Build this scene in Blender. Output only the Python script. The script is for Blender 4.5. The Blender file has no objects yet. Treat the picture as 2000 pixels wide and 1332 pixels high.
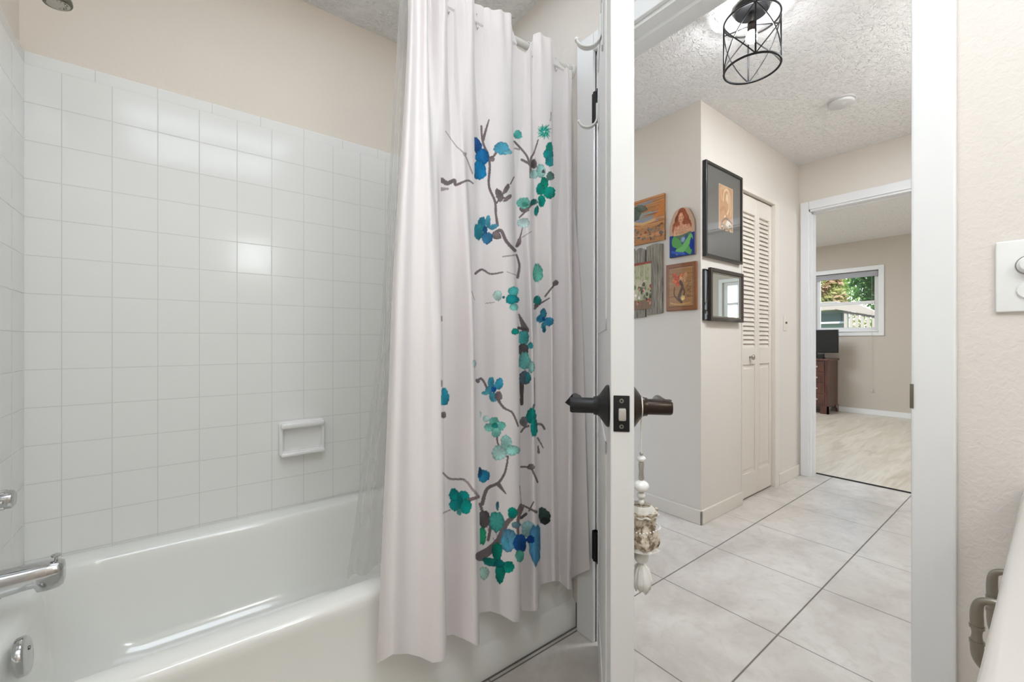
import bpy, bmesh, math, random
import numpy as np
from mathutils import Vector, Matrix
R = random.Random(7)
SC = bpy.context.scene
COL = SC.collection
FPX = 830.0
VES = 9.5
CH = 1.058                      # eye height
S_, C_ = math.sin(math.radians(52.17)), math.cos(math.radians(52.17))
TUBX0, TUBX1 = -0.370, 1.153    # bathroom width
YB = 1.883                      # tiled back wall
YA = 1.110                      # tub apron
CEIL = 2.446
HX0 = 1.270                     # hall side of the bathroom wall
PX = 2.363                      # hall corner
PY = 1.267
EX = 3.863                      # hall end wall
BX = 7.82                       # bedroom far wall

def ray(px, py):
    u = (px - 1000) / FPX; v = (665.5 - py) / FPX
    return Vector((C_ + S_ * u, S_ - C_ * u, v))
def P(px, py, ax, val):         # measured point on a known plane of the room
    d = ray(px, py); k = 'xyz'.index(ax)
    t = (val - (CH if ax == 'z' else 0)) / d[k]
    return Vector((d.x * t, d.y * t, CH + d.z * t))

# ------------------------------------------------------------------ materials
def lin(c):
    return tuple(((x / 255) / 12.92 if x / 255 <= .04045 else ((x / 255 + .055) / 1.055) ** 2.4) for x in c)
def mat(name, rgb, rough=.5, metal=0., spec=.5, coat=0., trans=0., emit=None, es=0., alpha=1.):
    m = bpy.data.materials.new(name); m.use_nodes = True
    b = m.node_tree.nodes['Principled BSDF']
    b.inputs['Base Color'].default_value = (*lin(rgb), 1)
    b.inputs['Roughness'].default_value = rough; b.inputs['Metallic'].default_value = metal
    b.inputs['Specular IOR Level'].default_value = spec; b.inputs['Coat Weight'].default_value = coat
    b.inputs['Transmission Weight'].default_value = trans; b.inputs['Alpha'].default_value = alpha
    if emit: b.inputs['Emission Color'].default_value = (*lin(emit), 1); b.inputs['Emission Strength'].default_value = es
    return m
class NT:
    def __init__(s, m): s.m = m; s.t = m.node_tree; s.b = s.t.nodes['Principled BSDF']
    def n(s, ty, **k):
        nd = s.t.nodes.new(ty)
        for a, v in k.items(): setattr(nd, a, v)
        return nd
    def L(s, a, b): s.t.links.new(a, b)
    def math(s, op, a, b=None, c=None, clamp=False):
        nd = s.n('ShaderNodeMath', operation=op, use_clamp=clamp)
        for i, x in enumerate((a, b, c)):
            if x is None: continue
            if hasattr(x, 'is_linked'): s.L(x, nd.inputs[i])
            else: nd.inputs[i].default_value = x
        return nd.outputs[0]
    def pos(s):
        tc = s.n('ShaderNodeTexCoord'); sp = s.n('ShaderNodeSeparateXYZ'); s.L(tc.outputs['Object'], sp.inputs[0])
        return tc.outputs['Object'], sp.outputs
    def noise(s, vec, scale, detail=3, rough=.5, dist=0.):
        nd = s.n('ShaderNodeTexNoise'); nd.inputs['Scale'].default_value = scale; nd.inputs['Detail'].default_value = detail
        nd.inputs['Roughness'].default_value = rough; nd.inputs['Distortion'].default_value = dist
        s.L(vec, nd.inputs['Vector']); return nd
    def ramp(s, fac, stops):
        nd = s.n('ShaderNodeValToRGB'); s.L(fac, nd.inputs[0]); e = nd.color_ramp.elements
        e[0].position, e[0].color = stops[0][0], (*lin(stops[0][1]), 1); e[1].position, e[1].color = stops[-1][0], (*lin(stops[-1][1]), 1)
        for p, c in stops[1:-1]: x = e.new(p); x.color = (*lin(c), 1)
        return nd.outputs[0]
    def mix(s, f, a, b):
        nd = s.n('ShaderNodeMix', data_type='RGBA')
        for i, x in ((0, f), (6, a), (7, b)):
            if hasattr(x, 'is_linked'): s.L(x, nd.inputs[i])
            elif i == 0: nd.inputs[0].default_value = x
            else: nd.inputs[i].default_value = (*lin(x), 1)
        return nd.outputs[2]
    def bump(s, h, strength=.3, dist=.002, normal=None):
        nd = s.n('ShaderNodeBump'); nd.inputs['Strength'].default_value = strength; nd.inputs['Distance'].default_value = dist
        s.L(h, nd.inputs['Height'])
        if normal is not None: s.L(normal, nd.inputs['Normal'])
        s.L(nd.outputs[0], s.b.inputs['Normal']); return nd.outputs[0]
    def line(s, c, x0, p, w):   # 1 on a joint, 0 inside the tile
        f = s.math('FRACT', s.math('DIVIDE', s.math('SUBTRACT', c, x0), p))
        d = s.math('MULTIPLY', s.math('SUBTRACT', .5, s.math('ABSOLUTE', s.math('SUBTRACT', f, .5))), p)
        return s.math('SUBTRACT', 1., s.math('DIVIDE', d, w), clamp=True)

def wall_paint(name, rgb, scale=60, strength=.25, dist=.0025):
    m = mat(name, rgb, .55, spec=.3); t = NT(m); v, _ = t.pos()
    n = t.noise(v, scale, 4, .55, .6); t.bump(n.outputs[0], strength, dist); return m
M = {}
M['bath_paint'] = wall_paint('warm_paint', (230, 220, 208), 45, .35, .003)
M['near_paint'] = wall_paint('textured_paint', (221, 214, 207), 75, .4, .0035)
M['hall_paint'] = wall_paint('hall_paint', (219, 211, 201), 60, .2, .002)
M['bed_paint'] = wall_paint('bedroom_paint', (194, 185, 173), 60, .15, .002)
M['trim'] = mat('white_trim_paint', (228, 228, 227), .35)
M['trim2'] = mat('satin_trim_paint', (230, 230, 230), .32)
M['beige_trim'] = mat('beige_trim_paint', (222, 213, 201), .4)
M['door'] = mat('door_paint', (226, 226, 225), .3)
m = mat('knockdown_ceiling', (240, 238, 236), .8, spec=.1); t = NT(m); v, _ = t.pos()
a = t.noise(v, 48, 3, .6, .8); b = t.noise(v, 130, 2, .5, 0)
t.bump(t.math('ADD', t.math('MULTIPLY', t.math('SUBTRACT', a.outputs[0], .5), 6., clamp=True), t.math('MULTIPLY', b.outputs[0], .9)), .8, .006)
M['ceiling'] = m

ZT0 = 0.402                     # tile base line above the tub
TP = .1139                      # wall tile pitch
m = mat('white_wall_tile', (238, 237, 233), .12, spec=.33, coat=.0); M['tile'] = m
m2 = mat('white_end_tile', (238, 237, 233), .12, spec=.33, coat=.0); M['tile_end'] = m2
TXL = P(120, 665, 'y', YB).x     # a vertical joint on the back wall
for mm, ax, o in ((m, 0, TXL), (m2, 1, YB)):
    t = NT(mm); v, xyz = t.pos()
    g = t.math('MAXIMUM', t.line(xyz[ax], o, TP, .0018), t.line(xyz[2], ZT0, TP, .0018))
    t.L(t.mix(t.math('MULTIPLY', g, .75), (238, 237, 233), (198, 197, 192)), t.b.inputs['Base Color'])
    t.L(t.math('ADD', .12, t.math('MULTIPLY', g, .5)), t.b.inputs['Roughness'])
    wv = t.noise(v, 9, 1, .5)
    t.bump(t.math('ADD', t.math('SUBTRACT', 1, g), t.math('MULTIPLY', wv.outputs[0], .35)), .35, .0012)
m = mat('bullnose_tile', (238, 237, 233), .12, coat=.2); t = NT(m); v, xyz = t.pos()
g = t.math('MAXIMUM', t.line(xyz[0], P(186, 140, 'y', YB).x, .1524, .0018), t.line(xyz[1], YB - .03, .1524, .0018))
t.L(t.mix(t.math('MULTIPLY', g, .75), (238, 237, 233), (198, 197, 192)), t.b.inputs['Base Color'])
M['bullnose'] = m

m = mat('floor_tile', (205, 198, 190), .22, spec=.45); t = NT(m); v, xyz = t.pos()
g = t.math('MAXIMUM', t.math('MULTIPLY', t.line(xyz[0], 1.693, .468, .0030), .75), t.line(xyz[1], .622, .459, .0038))
n1 = t.noise(v, 3.2, 6, .62, .5); n2 = t.noise(v, 22, 5, .6, .6)
c = t.ramp(n1.outputs[0], [(.3, (188, 180, 171)), (.5, (205, 198, 190)), (.72, (219, 213, 206))])
c = t.mix(t.math('MULTIPLY', t.math('SUBTRACT', n2.outputs[0], .5, clamp=True), 1.4), c, (176, 166, 154))
t.L(t.mix(t.math('POWER', g, .5), c, (92, 80, 70)), t.b.inputs['Base Color'])
t.L(t.math('ADD', .24, t.math('MULTIPLY', g, .5)), t.b.inputs['Roughness'])
t.bump(t.math('ADD', t.math('SUBTRACT', 1, g), t.math('MULTIPLY', n2.outputs[0], .12)), .4, .0015)
M['floor'] = m
m = mat('vinyl_plank', (205, 195, 180), .28, spec=.4); t = NT(m); v, xyz = t.pos()
mp = t.n('ShaderNodeMapping'); mp.inputs['Scale'].default_value = (.55, 5, 1); t.L(v, mp.inputs[0])
n1 = t.noise(mp.outputs[0], 3, 6, .65, 1.0)
row = t.math('FLOOR', t.math('DIVIDE', xyz[1], .18)); wn = t.n('ShaderNodeTexWhiteNoise', noise_dimensions='1D'); t.L(row, wn.inputs['W'])
g = t.math('MAXIMUM', t.line(xyz[1], 0, .18, .0012), t.line(t.math('ADD', xyz[0], t.math('MULTIPLY', wn.outputs[0], 1.2)), 0, 1.22, .0012))
c = t.ramp(n1.outputs[0], [(.3, (184, 172, 152)), (.55, (212, 203, 188)), (.75, (224, 217, 204))])
c = t.mix(t.math('MULTIPLY', wn.outputs[0], .25), c, (180, 168, 148))
t.L(t.mix(t.math('MULTIPLY', g, .5), c, (150, 138, 120)), t.b.inputs['Base Color'])
M['vinyl'] = m

M['enamel'] = mat('tub_enamel', (242, 241, 235), .12, spec=.5, coat=.5)
M['ceramic'] = mat('glazed_ceramic', (240, 239, 236), .12, coat=.4)
M['chrome'] = mat('chrome', (200, 200, 200), .12, 1.)
M['nickel'] = mat('brushed_nickel', (178, 172, 164), .3, 1.)
M['pull'] = mat('satin_nickel_pull', (150, 144, 134), .32, 1.)
M['nickel_dark'] = mat('weathered_nickel', (120, 116, 104), .4, .8)
M['black'] = mat('matte_black_metal', (28, 28, 29), .42, .3)
M['bronze'] = mat('oiled_bronze', (58, 48, 42), .28, .75)
M['latch'] = mat('latch_steel', (196, 194, 190), .35, .6)
M['screw'] = mat('screw_metal', (150, 148, 145), .35, .9)
M['white_metal'] = mat('white_enamel_metal', (224, 224, 221), .3)
M['plastic'] = mat('white_plastic', (232, 232, 229), .3)
M['detector'] = mat('aged_plastic', (206, 205, 203), .4)
M['rod'] = mat('rod_enamel', (222, 220, 214), .3)
M['dark_gap'] = mat('dark_gap', (30, 28, 26), .9)
M['track'] = mat('closet_track', (120, 112, 102), .5, .3)
M['grime'] = mat('dark_caulk', (112, 106, 102), .8)
M['counter'] = mat('cultured_marble', (200, 193, 187), .12, coat=.4)
M['cabinet'] = mat('cabinet_paint', (225, 215, 204), .35)
M['bulb'] = mat('lit_bulb', (255, 250, 240), .3, emit=(246, 250, 255), es=155)
M['vanity_bulb'] = mat('vanity_glass', (255, 252, 246), .3, emit=(240, 250, 255), es=VES)
M['string'] = mat('cord', (232, 224, 210), .8)
M['bead_white'] = mat('white_bead', (240, 238, 234), .15, coat=.6)
M['bead_silver'] = mat('crackled_silver', (170, 164, 156), .3, .5)
M['pearl'] = mat('pearl', (226, 224, 220), .12, coat=.8)
M['lace'] = mat('lace', (238, 234, 226), .8)
m = mat('lace_covered_linen', (176, 160, 140), .85); t = NT(m); v, _ = t.pos(); n = t.noise(v, 90, 3, .6)
t.L(t.ramp(n.outputs[0], [(.42, (120, 104, 88)), (.5, (186, 172, 152)), (.6, (214, 204, 188))]), t.b.inputs['Base Color'])
t.bump(n.outputs[0], .6, .003); M['linen'] = m
m = mat('white_feathery_tassel', (238, 236, 232), .6); t = NT(m); v, _ = t.pos(); n = t.noise(v, 60, 2); t.bump(n.outputs[0], .5, .002); M['tassel'] = m
m = mat('cherry_wood', (78, 44, 34), .3, coat=.2); t = NT(m); v, _ = t.pos(); mp = t.n('ShaderNodeMapping'); mp.inputs['Scale'].default_value = (6, 6, 1); t.L(v, mp.inputs[0])
n = t.noise(mp.outputs[0], 5, 4); t.L(t.ramp(n.outputs[0], [(.3, (58, 30, 24)), (.7, (98, 58, 44))]), t.b.inputs['Base Color']); M['cherry'] = m
M['screen'] = mat('screen_glass', (14, 16, 15), .15)
M['frame_black'] = mat('black_frame', (26, 23, 21), .3, coat=.3)
m = mat('dark_walnut_frame', (50, 38, 32), .35, coat=.2); M['frame_brown'] = m
M['mat_grey'] = mat('charcoal_mat_board', (92, 90, 86), .6)
M['mirror'] = mat('mirror_glass', (225, 232, 230), .02, 1.)
M['shade'] = mat('grey_shade_fabric', (170, 170, 175), .8)
M['blindcord'] = mat('pale_cord', (196, 188, 176), .7)

m = bpy.data.materials.new('window_glass'); m.use_nodes = True; nt = m.node_tree; nt.nodes.clear()
o = nt.nodes.new('ShaderNodeOutputMaterial'); tr = nt.nodes.new('ShaderNodeBsdfTransparent'); gl = nt.nodes.new('ShaderNodeBsdfGlossy'); gl.inputs['Roughness'].default_value = .02
fr = nt.nodes.new('ShaderNodeFresnel'); fr.inputs[0].default_value = 1.45; mx = nt.nodes.new('ShaderNodeMixShader')
nt.links.new(fr.outputs[0], mx.inputs[0]); nt.links.new(tr.outputs[0], mx.inputs[1]); nt.links.new(gl.outputs[0], mx.inputs[2]); nt.links.new(mx.outputs[0], o.inputs[0])
M['glass'] = m
m = bpy.data.materials.new('picture_glass'); m.use_nodes = True; nt = m.node_tree; nt.nodes.clear()
o = nt.nodes.new('ShaderNodeOutputMaterial'); tr = nt.nodes.new('ShaderNodeBsdfTransparent'); gl = nt.nodes.new('ShaderNodeBsdfGlossy'); gl.inputs['Roughness'].default_value = .03
mx = nt.nodes.new('ShaderNodeMixShader'); mx.inputs[0].default_value = .14
nt.links.new(tr.outputs[0], mx.inputs[1]); nt.links.new(gl.outputs[0], mx.inputs[2]); nt.links.new(mx.outputs[0], o.inputs[0])
M['picglass'] = m
m = bpy.data.materials.new('frosted_vinyl'); m.use_nodes = True; nt = m.node_tree; nt.nodes.clear()
o = nt.nodes.new('ShaderNodeOutputMaterial'); tr = nt.nodes.new('ShaderNodeBsdfTransparent'); tr.inputs[0].default_value = (.93, .93, .92, 1)
df = nt.nodes.new('ShaderNodeBsdfDiffuse'); df.inputs[0].default_value = (.82, .81, .8, 1); tl = nt.nodes.new('ShaderNodeBsdfTranslucent'); tl.inputs[0].default_value = (.85, .84, .83, 1)
gl = nt.nodes.new('ShaderNodeBsdfGlossy'); gl.inputs['Roughness'].default_value = .2
m1 = nt.nodes.new('ShaderNodeMixShader'); m1.inputs[0].default_value = .5; nt.links.new(df.outputs[0], m1.inputs[1]); nt.links.new(tl.outputs[0], m1.inputs[2])
m2_ = nt.nodes.new('ShaderNodeMixShader'); m2_.inputs[0].default_value = .05; nt.links.new(m1.outputs[0], m2_.inputs[1]); nt.links.new(gl.outputs[0], m2_.inputs[2])
lw = nt.nodes.new('ShaderNodeLayerWeight'); lw.inputs[0].default_value = .35
ad = nt.nodes.new('ShaderNodeMath'); ad.operation = 'MULTIPLY_ADD'; ad.inputs[1].default_value = .32; ad.inputs[2].default_value = .26; nt.links.new(lw.outputs['Facing'], ad.inputs[0])
m3 = nt.nodes.new('ShaderNodeMixShader'); nt.links.new(ad.outputs[0], m3.inputs[0]); nt.links.new(tr.outputs[0], m3.inputs[1]); nt.links.new(m2_.outputs[0], m3.inputs[2]); nt.links.new(m3.outputs[0], o.inputs[0])
M['liner'] = m

def vcol_mat(name, rough=.8, translucent=0., coat=0.):
    m = mat(name, (255, 255, 255), rough, spec=.25, coat=coat); t = NT(m)
    a = t.n('ShaderNodeVertexColor'); a.layer_name = 'Col'; t.L(a.outputs[0], t.b.inputs['Base Color'])
    v, _ = t.pos()
    if translucent:
        tl = t.n('ShaderNodeBsdfTranslucent'); t.L(a.outputs[0], tl.inputs[0]); mx = t.n('ShaderNodeMixShader'); mx.inputs[0].default_value = translucent
        t.L(t.b.outputs[0], mx.inputs[1]); t.L(tl.outputs[0], mx.inputs[2]); t.L(mx.outputs[0], t.t.nodes['Material Output'].inputs[0])
        n = t.noise(v, 900, 2); t.bump(n.outputs[0], .12, .0008)
    return m
M['cloth'] = vcol_mat('printed_polyester', .75, .10)
M['painted'] = vcol_mat('painted_wood', .6)
M['glazed_paint'] = vcol_mat('glazed_painted_clay', .35, coat=.3)
M['print'] = vcol_mat('art_print', .6)

# ------------------------------------------------------------------ mesh helpers
ROOT = {}
def bm_new(): return bmesh.new()
def box(bm, x0, x1, y0, y1, z0, z1, bev=0., seg=2):
    g = bmesh.ops.create_cube(bm, size=1.)
    vs = g['verts']
    for v in vs: v.co = Vector((x0 + (v.co.x + .5) * (x1 - x0), y0 + (v.co.y + .5) * (y1 - y0), z0 + (v.co.z + .5) * (z1 - z0)))
    if bev: bmesh.ops.bevel(bm, geom=list({e for v in vs for e in v.link_edges}), offset=bev, segments=seg, affect='EDGES', profile=.6)
    return bm
def frame_of(d):
    d = Vector(d).normalized(); u = Vector((0, 0, 1)) if abs(d.z) < .9 else Vector((1, 0, 0))
    a = d.cross(u).normalized(); return a, d.cross(a).normalized()
def tube(bm, pts, r, n=10, closed=False, cap=True):
    pts = [Vector(p) for p in pts]; k = len(pts); rs = r if isinstance(r, (list, tuple)) else [r] * k
    rings = []; pa = None
    for i, p in enumerate(pts):
        if closed: d = pts[(i + 1) % k] - pts[i - 1]
        else: d = pts[min(i + 1, k - 1)] - pts[max(i - 1, 0)]
        d.normalize()
        if pa is None: a, b = frame_of(d)
        else: a = (pa - d * pa.dot(d)).normalized(); b = d.cross(a)
        pa = a
        rings.append([bm.verts.new(p + (a * math.cos(2 * math.pi * j / n) + b * math.sin(2 * math.pi * j / n)) * rs[i]) for j in range(n)])
    for i in range(k if closed else k - 1):
        A, B = rings[i], rings[(i + 1) % k]
        for j in range(n): bm.faces.new((A[j], A[(j + 1) % n], B[(j + 1) % n], B[j]))
    if cap and not closed: bm.faces.new(rings[0][::-1]); bm.faces.new(rings[-1])
    return bm
def lathe(bm, base, axis, prof, n=32):      # prof: list of (distance along axis, radius)
    base = Vector(base); d = Vector(axis).normalized(); a, b = frame_of(d); rings = []
    for h, r in prof:
        if r < 1e-6: rings.append([bm.verts.new(base + d * h)])
        else: rings.append([bm.verts.new(base + d * h + (a * math.cos(2 * math.pi * j / n) + b * math.sin(2 * math.pi * j / n)) * r) for j in range(n)])
    for A, B in zip(rings, rings[1:]):
        for j in range(n):
            if len(A) == 1 and len(B) == 1: continue
            if len(A) == 1: bm.faces.new((A[0], B[(j + 1) % n], B[j]))
            elif len(B) == 1: bm.faces.new((A[j], A[(j + 1) % n], B[0]))
            else: bm.faces.new((A[j], A[(j + 1) % n], B[(j + 1) % n], B[j]))
    return bm
def arc(c, u, v, r, a0, a1, n=16):
    c, u, v = Vector(c), Vector(u), Vector(v)
    return [c + u * (r * math.cos(a0 + (a1 - a0) * i / n)) + v * (r * math.sin(a0 + (a1 - a0) * i / n)) for i in range(n + 1)]
def extrude_poly(bm, pts, off):             # closed outline -> solid with real thickness
    A = [bm.verts.new(Vector(p)) for p in pts]; B = [bm.verts.new(Vector(p) + Vector(off)) for p in pts]
    bm.faces.new(A); bm.faces.new(B[::-1]); k = len(A)
    for i in range(k): bm.faces.new((A[i], B[i], B[(i + 1) % k], A[(i + 1) % k]))
    return bm
def obj(name, bm, m, parent=None, smooth=None, label=None, origin=True):
    bmesh.ops.recalc_face_normals(bm, faces=bm.faces[:])
    me = bpy.data.meshes.new(name)
    org = Vector((0, 0, 0))
    if parent is not None: org = ROOT[parent.name]
    elif origin and len(bm.verts):
        xs = [v.co for v in bm.verts]; org = Vector(((min(c.x for c in xs) + max(c.x for c in xs)) / 2, (min(c.y for c in xs) + max(c.y for c in xs)) / 2, min(c.z for c in xs)))
    for v in bm.verts: v.co -= org
    bm.to_mesh(me); bm.free()
    o = bpy.data.objects.new(name, me); COL.objects.link(o)
    if m is not None: me.materials.append(m)
    if parent is not None: o.parent = parent; ROOT[o.name] = org
    else: o.location = org; ROOT[o.name] = org
    if smooth is not None:
        me.shade_smooth() if hasattr(me, 'shade_smooth') else None
        if smooth < 180:
            try: me.set_sharp_from_angle(angle=math.radians(smooth))
            except Exception: pass
    if label: o['label'] = label
    return o
def thing(name, label, cat, loc, group=None):
    o = bpy.data.objects.new(name, None); COL.objects.link(o); o.location = loc; o.empty_display_size = .05
    ROOT[o.name] = Vector(loc); o['label'] = label; o['category'] = cat
    if group: o['group'] = group
    return o
def tag(o, label, cat, group=None):
    o['label'] = label; o['category'] = cat
    if group: o['group'] = group
    return o
def struct(o, label, cat): o['kind'] = 'structure'; o['label'] = label; o['category'] = cat; return o
def wallobj(name, boxes, m, label, cat='wall'):
    bm = bm_new()
    for b in boxes: box(bm, *b)
    return struct(obj(name, bm, m, origin=False), label, cat)

# ------------------------------------------------------------------ the rooms
HT = 2.60
DY0, DY1 = .179, 1.000          # bathroom door opening
DZ = 2.083
# bathroom
wallobj('wall_back', [(TUBX0 - .12, TUBX1, YB + .012, YB + .13, 0, HT)], M['bath_paint'], 'warm beige painted wall above the white tiles behind the bathtub')
wallobj('wall_left', [(TUBX0 - .13, TUBX0 - .012, -.64, YB + .012, 0, HT)], M['bath_paint'], 'painted end wall at the faucet end of the bathtub')
wallobj('wall_right', [(TUBX1 + .012, HX0, DY1, YB + .13, 0, HT), (TUBX1, HX0, DY0, DY1, DZ, HT), (TUBX1, HX0, -.64, DY0, 0, HT), (TUBX1, TUBX1 + .012, DY1, YB + .012, 0, HT)],
        M['near_paint'], 'textured beige wall around the open bathroom doorway')
wallobj('wall_vanity', [(TUBX0 - .13, HX0, -.76, -.64, 0, HT)], M['bath_paint'], 'beige wall behind the vanity')
wallobj('ceiling', [(TUBX0 - .13, HX0 - .06, -.76, YB + .13, CEIL, CEIL + .08)], M['ceiling'], 'textured white bathroom ceiling above the shower', 'ceiling')
wallobj('floor', [(TUBX0 - .13, 4.0, -.76, 3.4, -.06, 0)], M['floor'], 'large beige floor tiles with dark grout lines', 'floor')
# tile cladding, thickness 12 mm, proud of the paint
ZTOP = P(120, 142, 'y', YB).z
NR = round((ZTOP - ZT0) / TP); 
TPZ = (ZTOP - ZT0) / NR
for mm in (M['tile'], M['tile_end']):
    for nd in mm.node_tree.nodes:
        pass
ZTOP = ZT0 + NR * TP
wallobj('wall_back_tile', [(TUBX0, TUBX1, YB, YB + .012, ZT0 - .03, ZTOP)], M['tile'], 'square white glazed tiles on the long wall of the tub', 'wall')
wallobj('wall_left_tile', [(TUBX0 - .012, TUBX0, 1.02, YB, ZT0 - .03, ZTOP)], M['tile_end'], 'white tiles at the faucet end of the tub', 'wall')
wallobj('wall_right_tile', [(TUBX1 - .012, TUBX1, 1.12, YB, ZT0 - .03, ZTOP)], M['tile_end'], 'white tiles behind the shower curtain at the far end of the tub', 'wall')
def bull(name, x0, x1, y0, y1, nx, ny, label):
    bm = bm_new(); zt = P(186, 135, 'y', YB).z
    # rounded top strip: profile extruded
    prof = [(0, ZTOP), (0, zt - .008), (.0025, zt - .0025), (.008, zt), (.012, zt), (.012, ZTOP)]
    A = [bm.verts.new((x0 + nx * a, y0 + ny * a, z)) for a, z in prof]; B = [bm.verts.new((x1 + nx * a, y1 + ny * a, z)) for a, z in prof]
    bm.faces.new(A); bm.faces.new(B[::-1])
    for i in range(len(A)): j = (i + 1) % len(A); bm.faces.new((A[i], B[i], B[j], A[j]))
    struct(obj(name, bm, M['bullnose'], origin=False), label, 'trim')
bull('trim_1', TUBX0, TUBX1, YB, YB, 0, 1, 'rounded bullnose row capping the tiles on the long wall')
bull('trim_2', TUBX0, TUBX0, 1.02, YB, -1, 0, 'rounded bullnose row capping the tiles at the faucet end')
# hall
HY0 = .02
wallobj('wall_hall_left', [(PX, PX + .12, PY, 3.4, 0, HT)], M['hall_paint'], 'beige hall wall carrying the four small wooden plaques')
CX0, CX1, CZ = 2.880, 3.385, 2.045
wallobj('wall_hall_closet', [(PX + .12, CX0, PY, PY + .11, 0, HT), (CX1, EX, PY, PY + .11, 0, HT), (CX0, CX1, PY, PY + .11, CZ, HT), (CX0 - .3, CX1 + .3, PY + .5, PY + .55, 0, HT)], M['hall_paint'],
        'beige hall wall with the black frames and the louvered closet')
BY0, BY1, BZ = .34, 1.200, 2.075
wallobj('wall_hall_end', [(EX, EX + .12, BY1, 3.4, 0, HT), (EX, EX + .12, BY0, BY1, BZ, HT), (EX, EX + .12, -3.0, BY0, 0, HT)], M['hall_paint'], 'beige wall at the end of the hall around the bedroom doorway')
wallobj('wall_hall_right', [(HX0, EX, HY0 - .12, HY0, 0, HT)], M['hall_paint'], 'right side wall of the hall')
wallobj('wall_hall_far', [(HX0, EX, 3.4, 3.5, 0, HT)], M['hall_paint'], 'far side wall of the hall')
wallobj('ceiling_hall', [(HX0 - .06, EX + .06, -.1, 3.5, CEIL, CEIL + .08)], M['ceiling'], 'textured white hall ceiling carrying the black cage light', 'ceiling')
# bedroom
BC = 2.52
WY0, WY1, WZ0, WZ1 = 1.575, 2.345, 1.205, 2.075     # seen window
VY0, VY1 = -1.30, -1.00                              # a second one further right on the same wall
wallobj('floor_bedroom', [(4.0, BX + .15, -3.0, 3.6, -.06, 0)], M['vinyl'], 'pale wood plank floor of the bedroom', 'floor')
wallobj('ceiling_bedroom', [(EX + .06, BX + .15, -3.0, 3.6, BC, BC + .08)], M['ceiling'], 'textured white bedroom ceiling', 'ceiling')
wallobj('wall_bedroom_back', [(BX, BX + .15, -3.0, VY0, 0, HT), (BX, BX + .15, VY1, WY0, 0, HT), (BX, BX + .15, WY1, 3.6, 0, HT),
        (BX, BX + .15, WY0, WY1, 0, WZ0), (BX, BX + .15, WY0, WY1, WZ1, HT), (BX, BX + .15, VY0, VY1, 0, 1.38), (BX, BX + .15, VY0, VY1, 2.12, HT)], M['bed_paint'], 'beige bedroom wall with the white window')
wallobj('wall_bedroom_left', [(EX + .12, BX + .15, 3.6, 3.7, 0, HT)], M['bed_paint'], 'left bedroom wall')
wallobj('wall_bedroom_right', [(EX, BX + .15, -3.1, -3.0, 0, HT)], M['bed_paint'], 'right bedroom wall')
# baseboards
def bb(name, boxes, m, label): 
    bm = bm_new()
    for b in boxes: box(bm, *b, .004, 2)
    struct(obj(name, bm, m, origin=False), label, 'baseboard')
bb('baseboard_left', [(PX - .012, PX, PY - .012, 3.4, 0, .082)], M['beige_trim'], 'beige baseboard under the wooden plaques')
bb('baseboard_closet', [(PX - .012, CX0 - .012, PY - .012, PY, 0, .082), (CX1 + .075, EX, PY - .012, PY, 0, .082)], M['beige_trim'], 'beige baseboard on the closet wall')
bb('baseboard_bedroom', [(BX - .014, BX, -3.0, 2.04, 0, .075)], M['trim'], 'white baseboard under the bedroom window')
# bathroom door casing and jambs
bm = bm_new(); cw = .058
cyL, cyR = DY1 + .002, DY0 + .0005
box(bm, TUBX1 - .016, TUBX1, cyL, cyL + .078, 0, DZ + .056, .004)
box(bm, TUBX1 - .016, TUBX1, cyR - .062, cyR, 0, DZ + .056, .004)
box(bm, TUBX1 - .016, TUBX1, cyR, cyL, DZ - .006, DZ + .056, .004)
struct(obj('trim_3', bm, M['trim'], origin=False), 'white casing around the bathroom doorway', 'trim')
bm = bm_new()
box(bm, TUBX1, HX0, DY1 - .002, DY1 + .008, 0, DZ); box(bm, TUBX1, HX0, DY0 - .01, DY0, 0, DZ); box(bm, TUBX1, HX0, DY0 - .01, DY1, DZ - .018, DZ - .004)
box(bm, TUBX1 + .045, TUBX1 + .08, DY0, DY0 + .010, 0, DZ - .018); box(bm, TUBX1 + .045, TUBX1 + .08, DY1 - .012, DY1, 0, DZ - .018); box(bm, TUBX1 + .045, TUBX1 + .08, DY0, DY1, DZ - .030, DZ - .018)
box(bm, HX0, HX0 + .014, DY0 - .07, DY0 - .004, 0, DZ + .056); box(bm, HX0, HX0 + .014, DY1 + .004, DY1 + .07, 0, DZ + .056); box(bm, HX0, HX0 + .014, DY0 - .004, DY1 + .004, DZ - .01, DZ + .056)
jamb = struct(obj('trim_4', bm, M['trim'], origin=False), 'white jamb and stop lining the bathroom doorway', 'trim')
bm = bm_new(); pz = P(1787, 770, 'x', TUBX1).z
lathe(bm, (TUBX1 - .004, DY0 + .0005, pz), (0, 1, 0), [(0, 0), (0, .006), (.002, .006), (.002, 0)], 12)
box(bm, TUBX1 - .0185, TUBX1 - .0160, DY0 - .0035, DY0 + .0022, pz - .026, pz + .022, .001)
sp = obj('strike_plate', bm, M['nickel_dark'], jamb, 40, label='dark metal strike plate lip')
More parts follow.
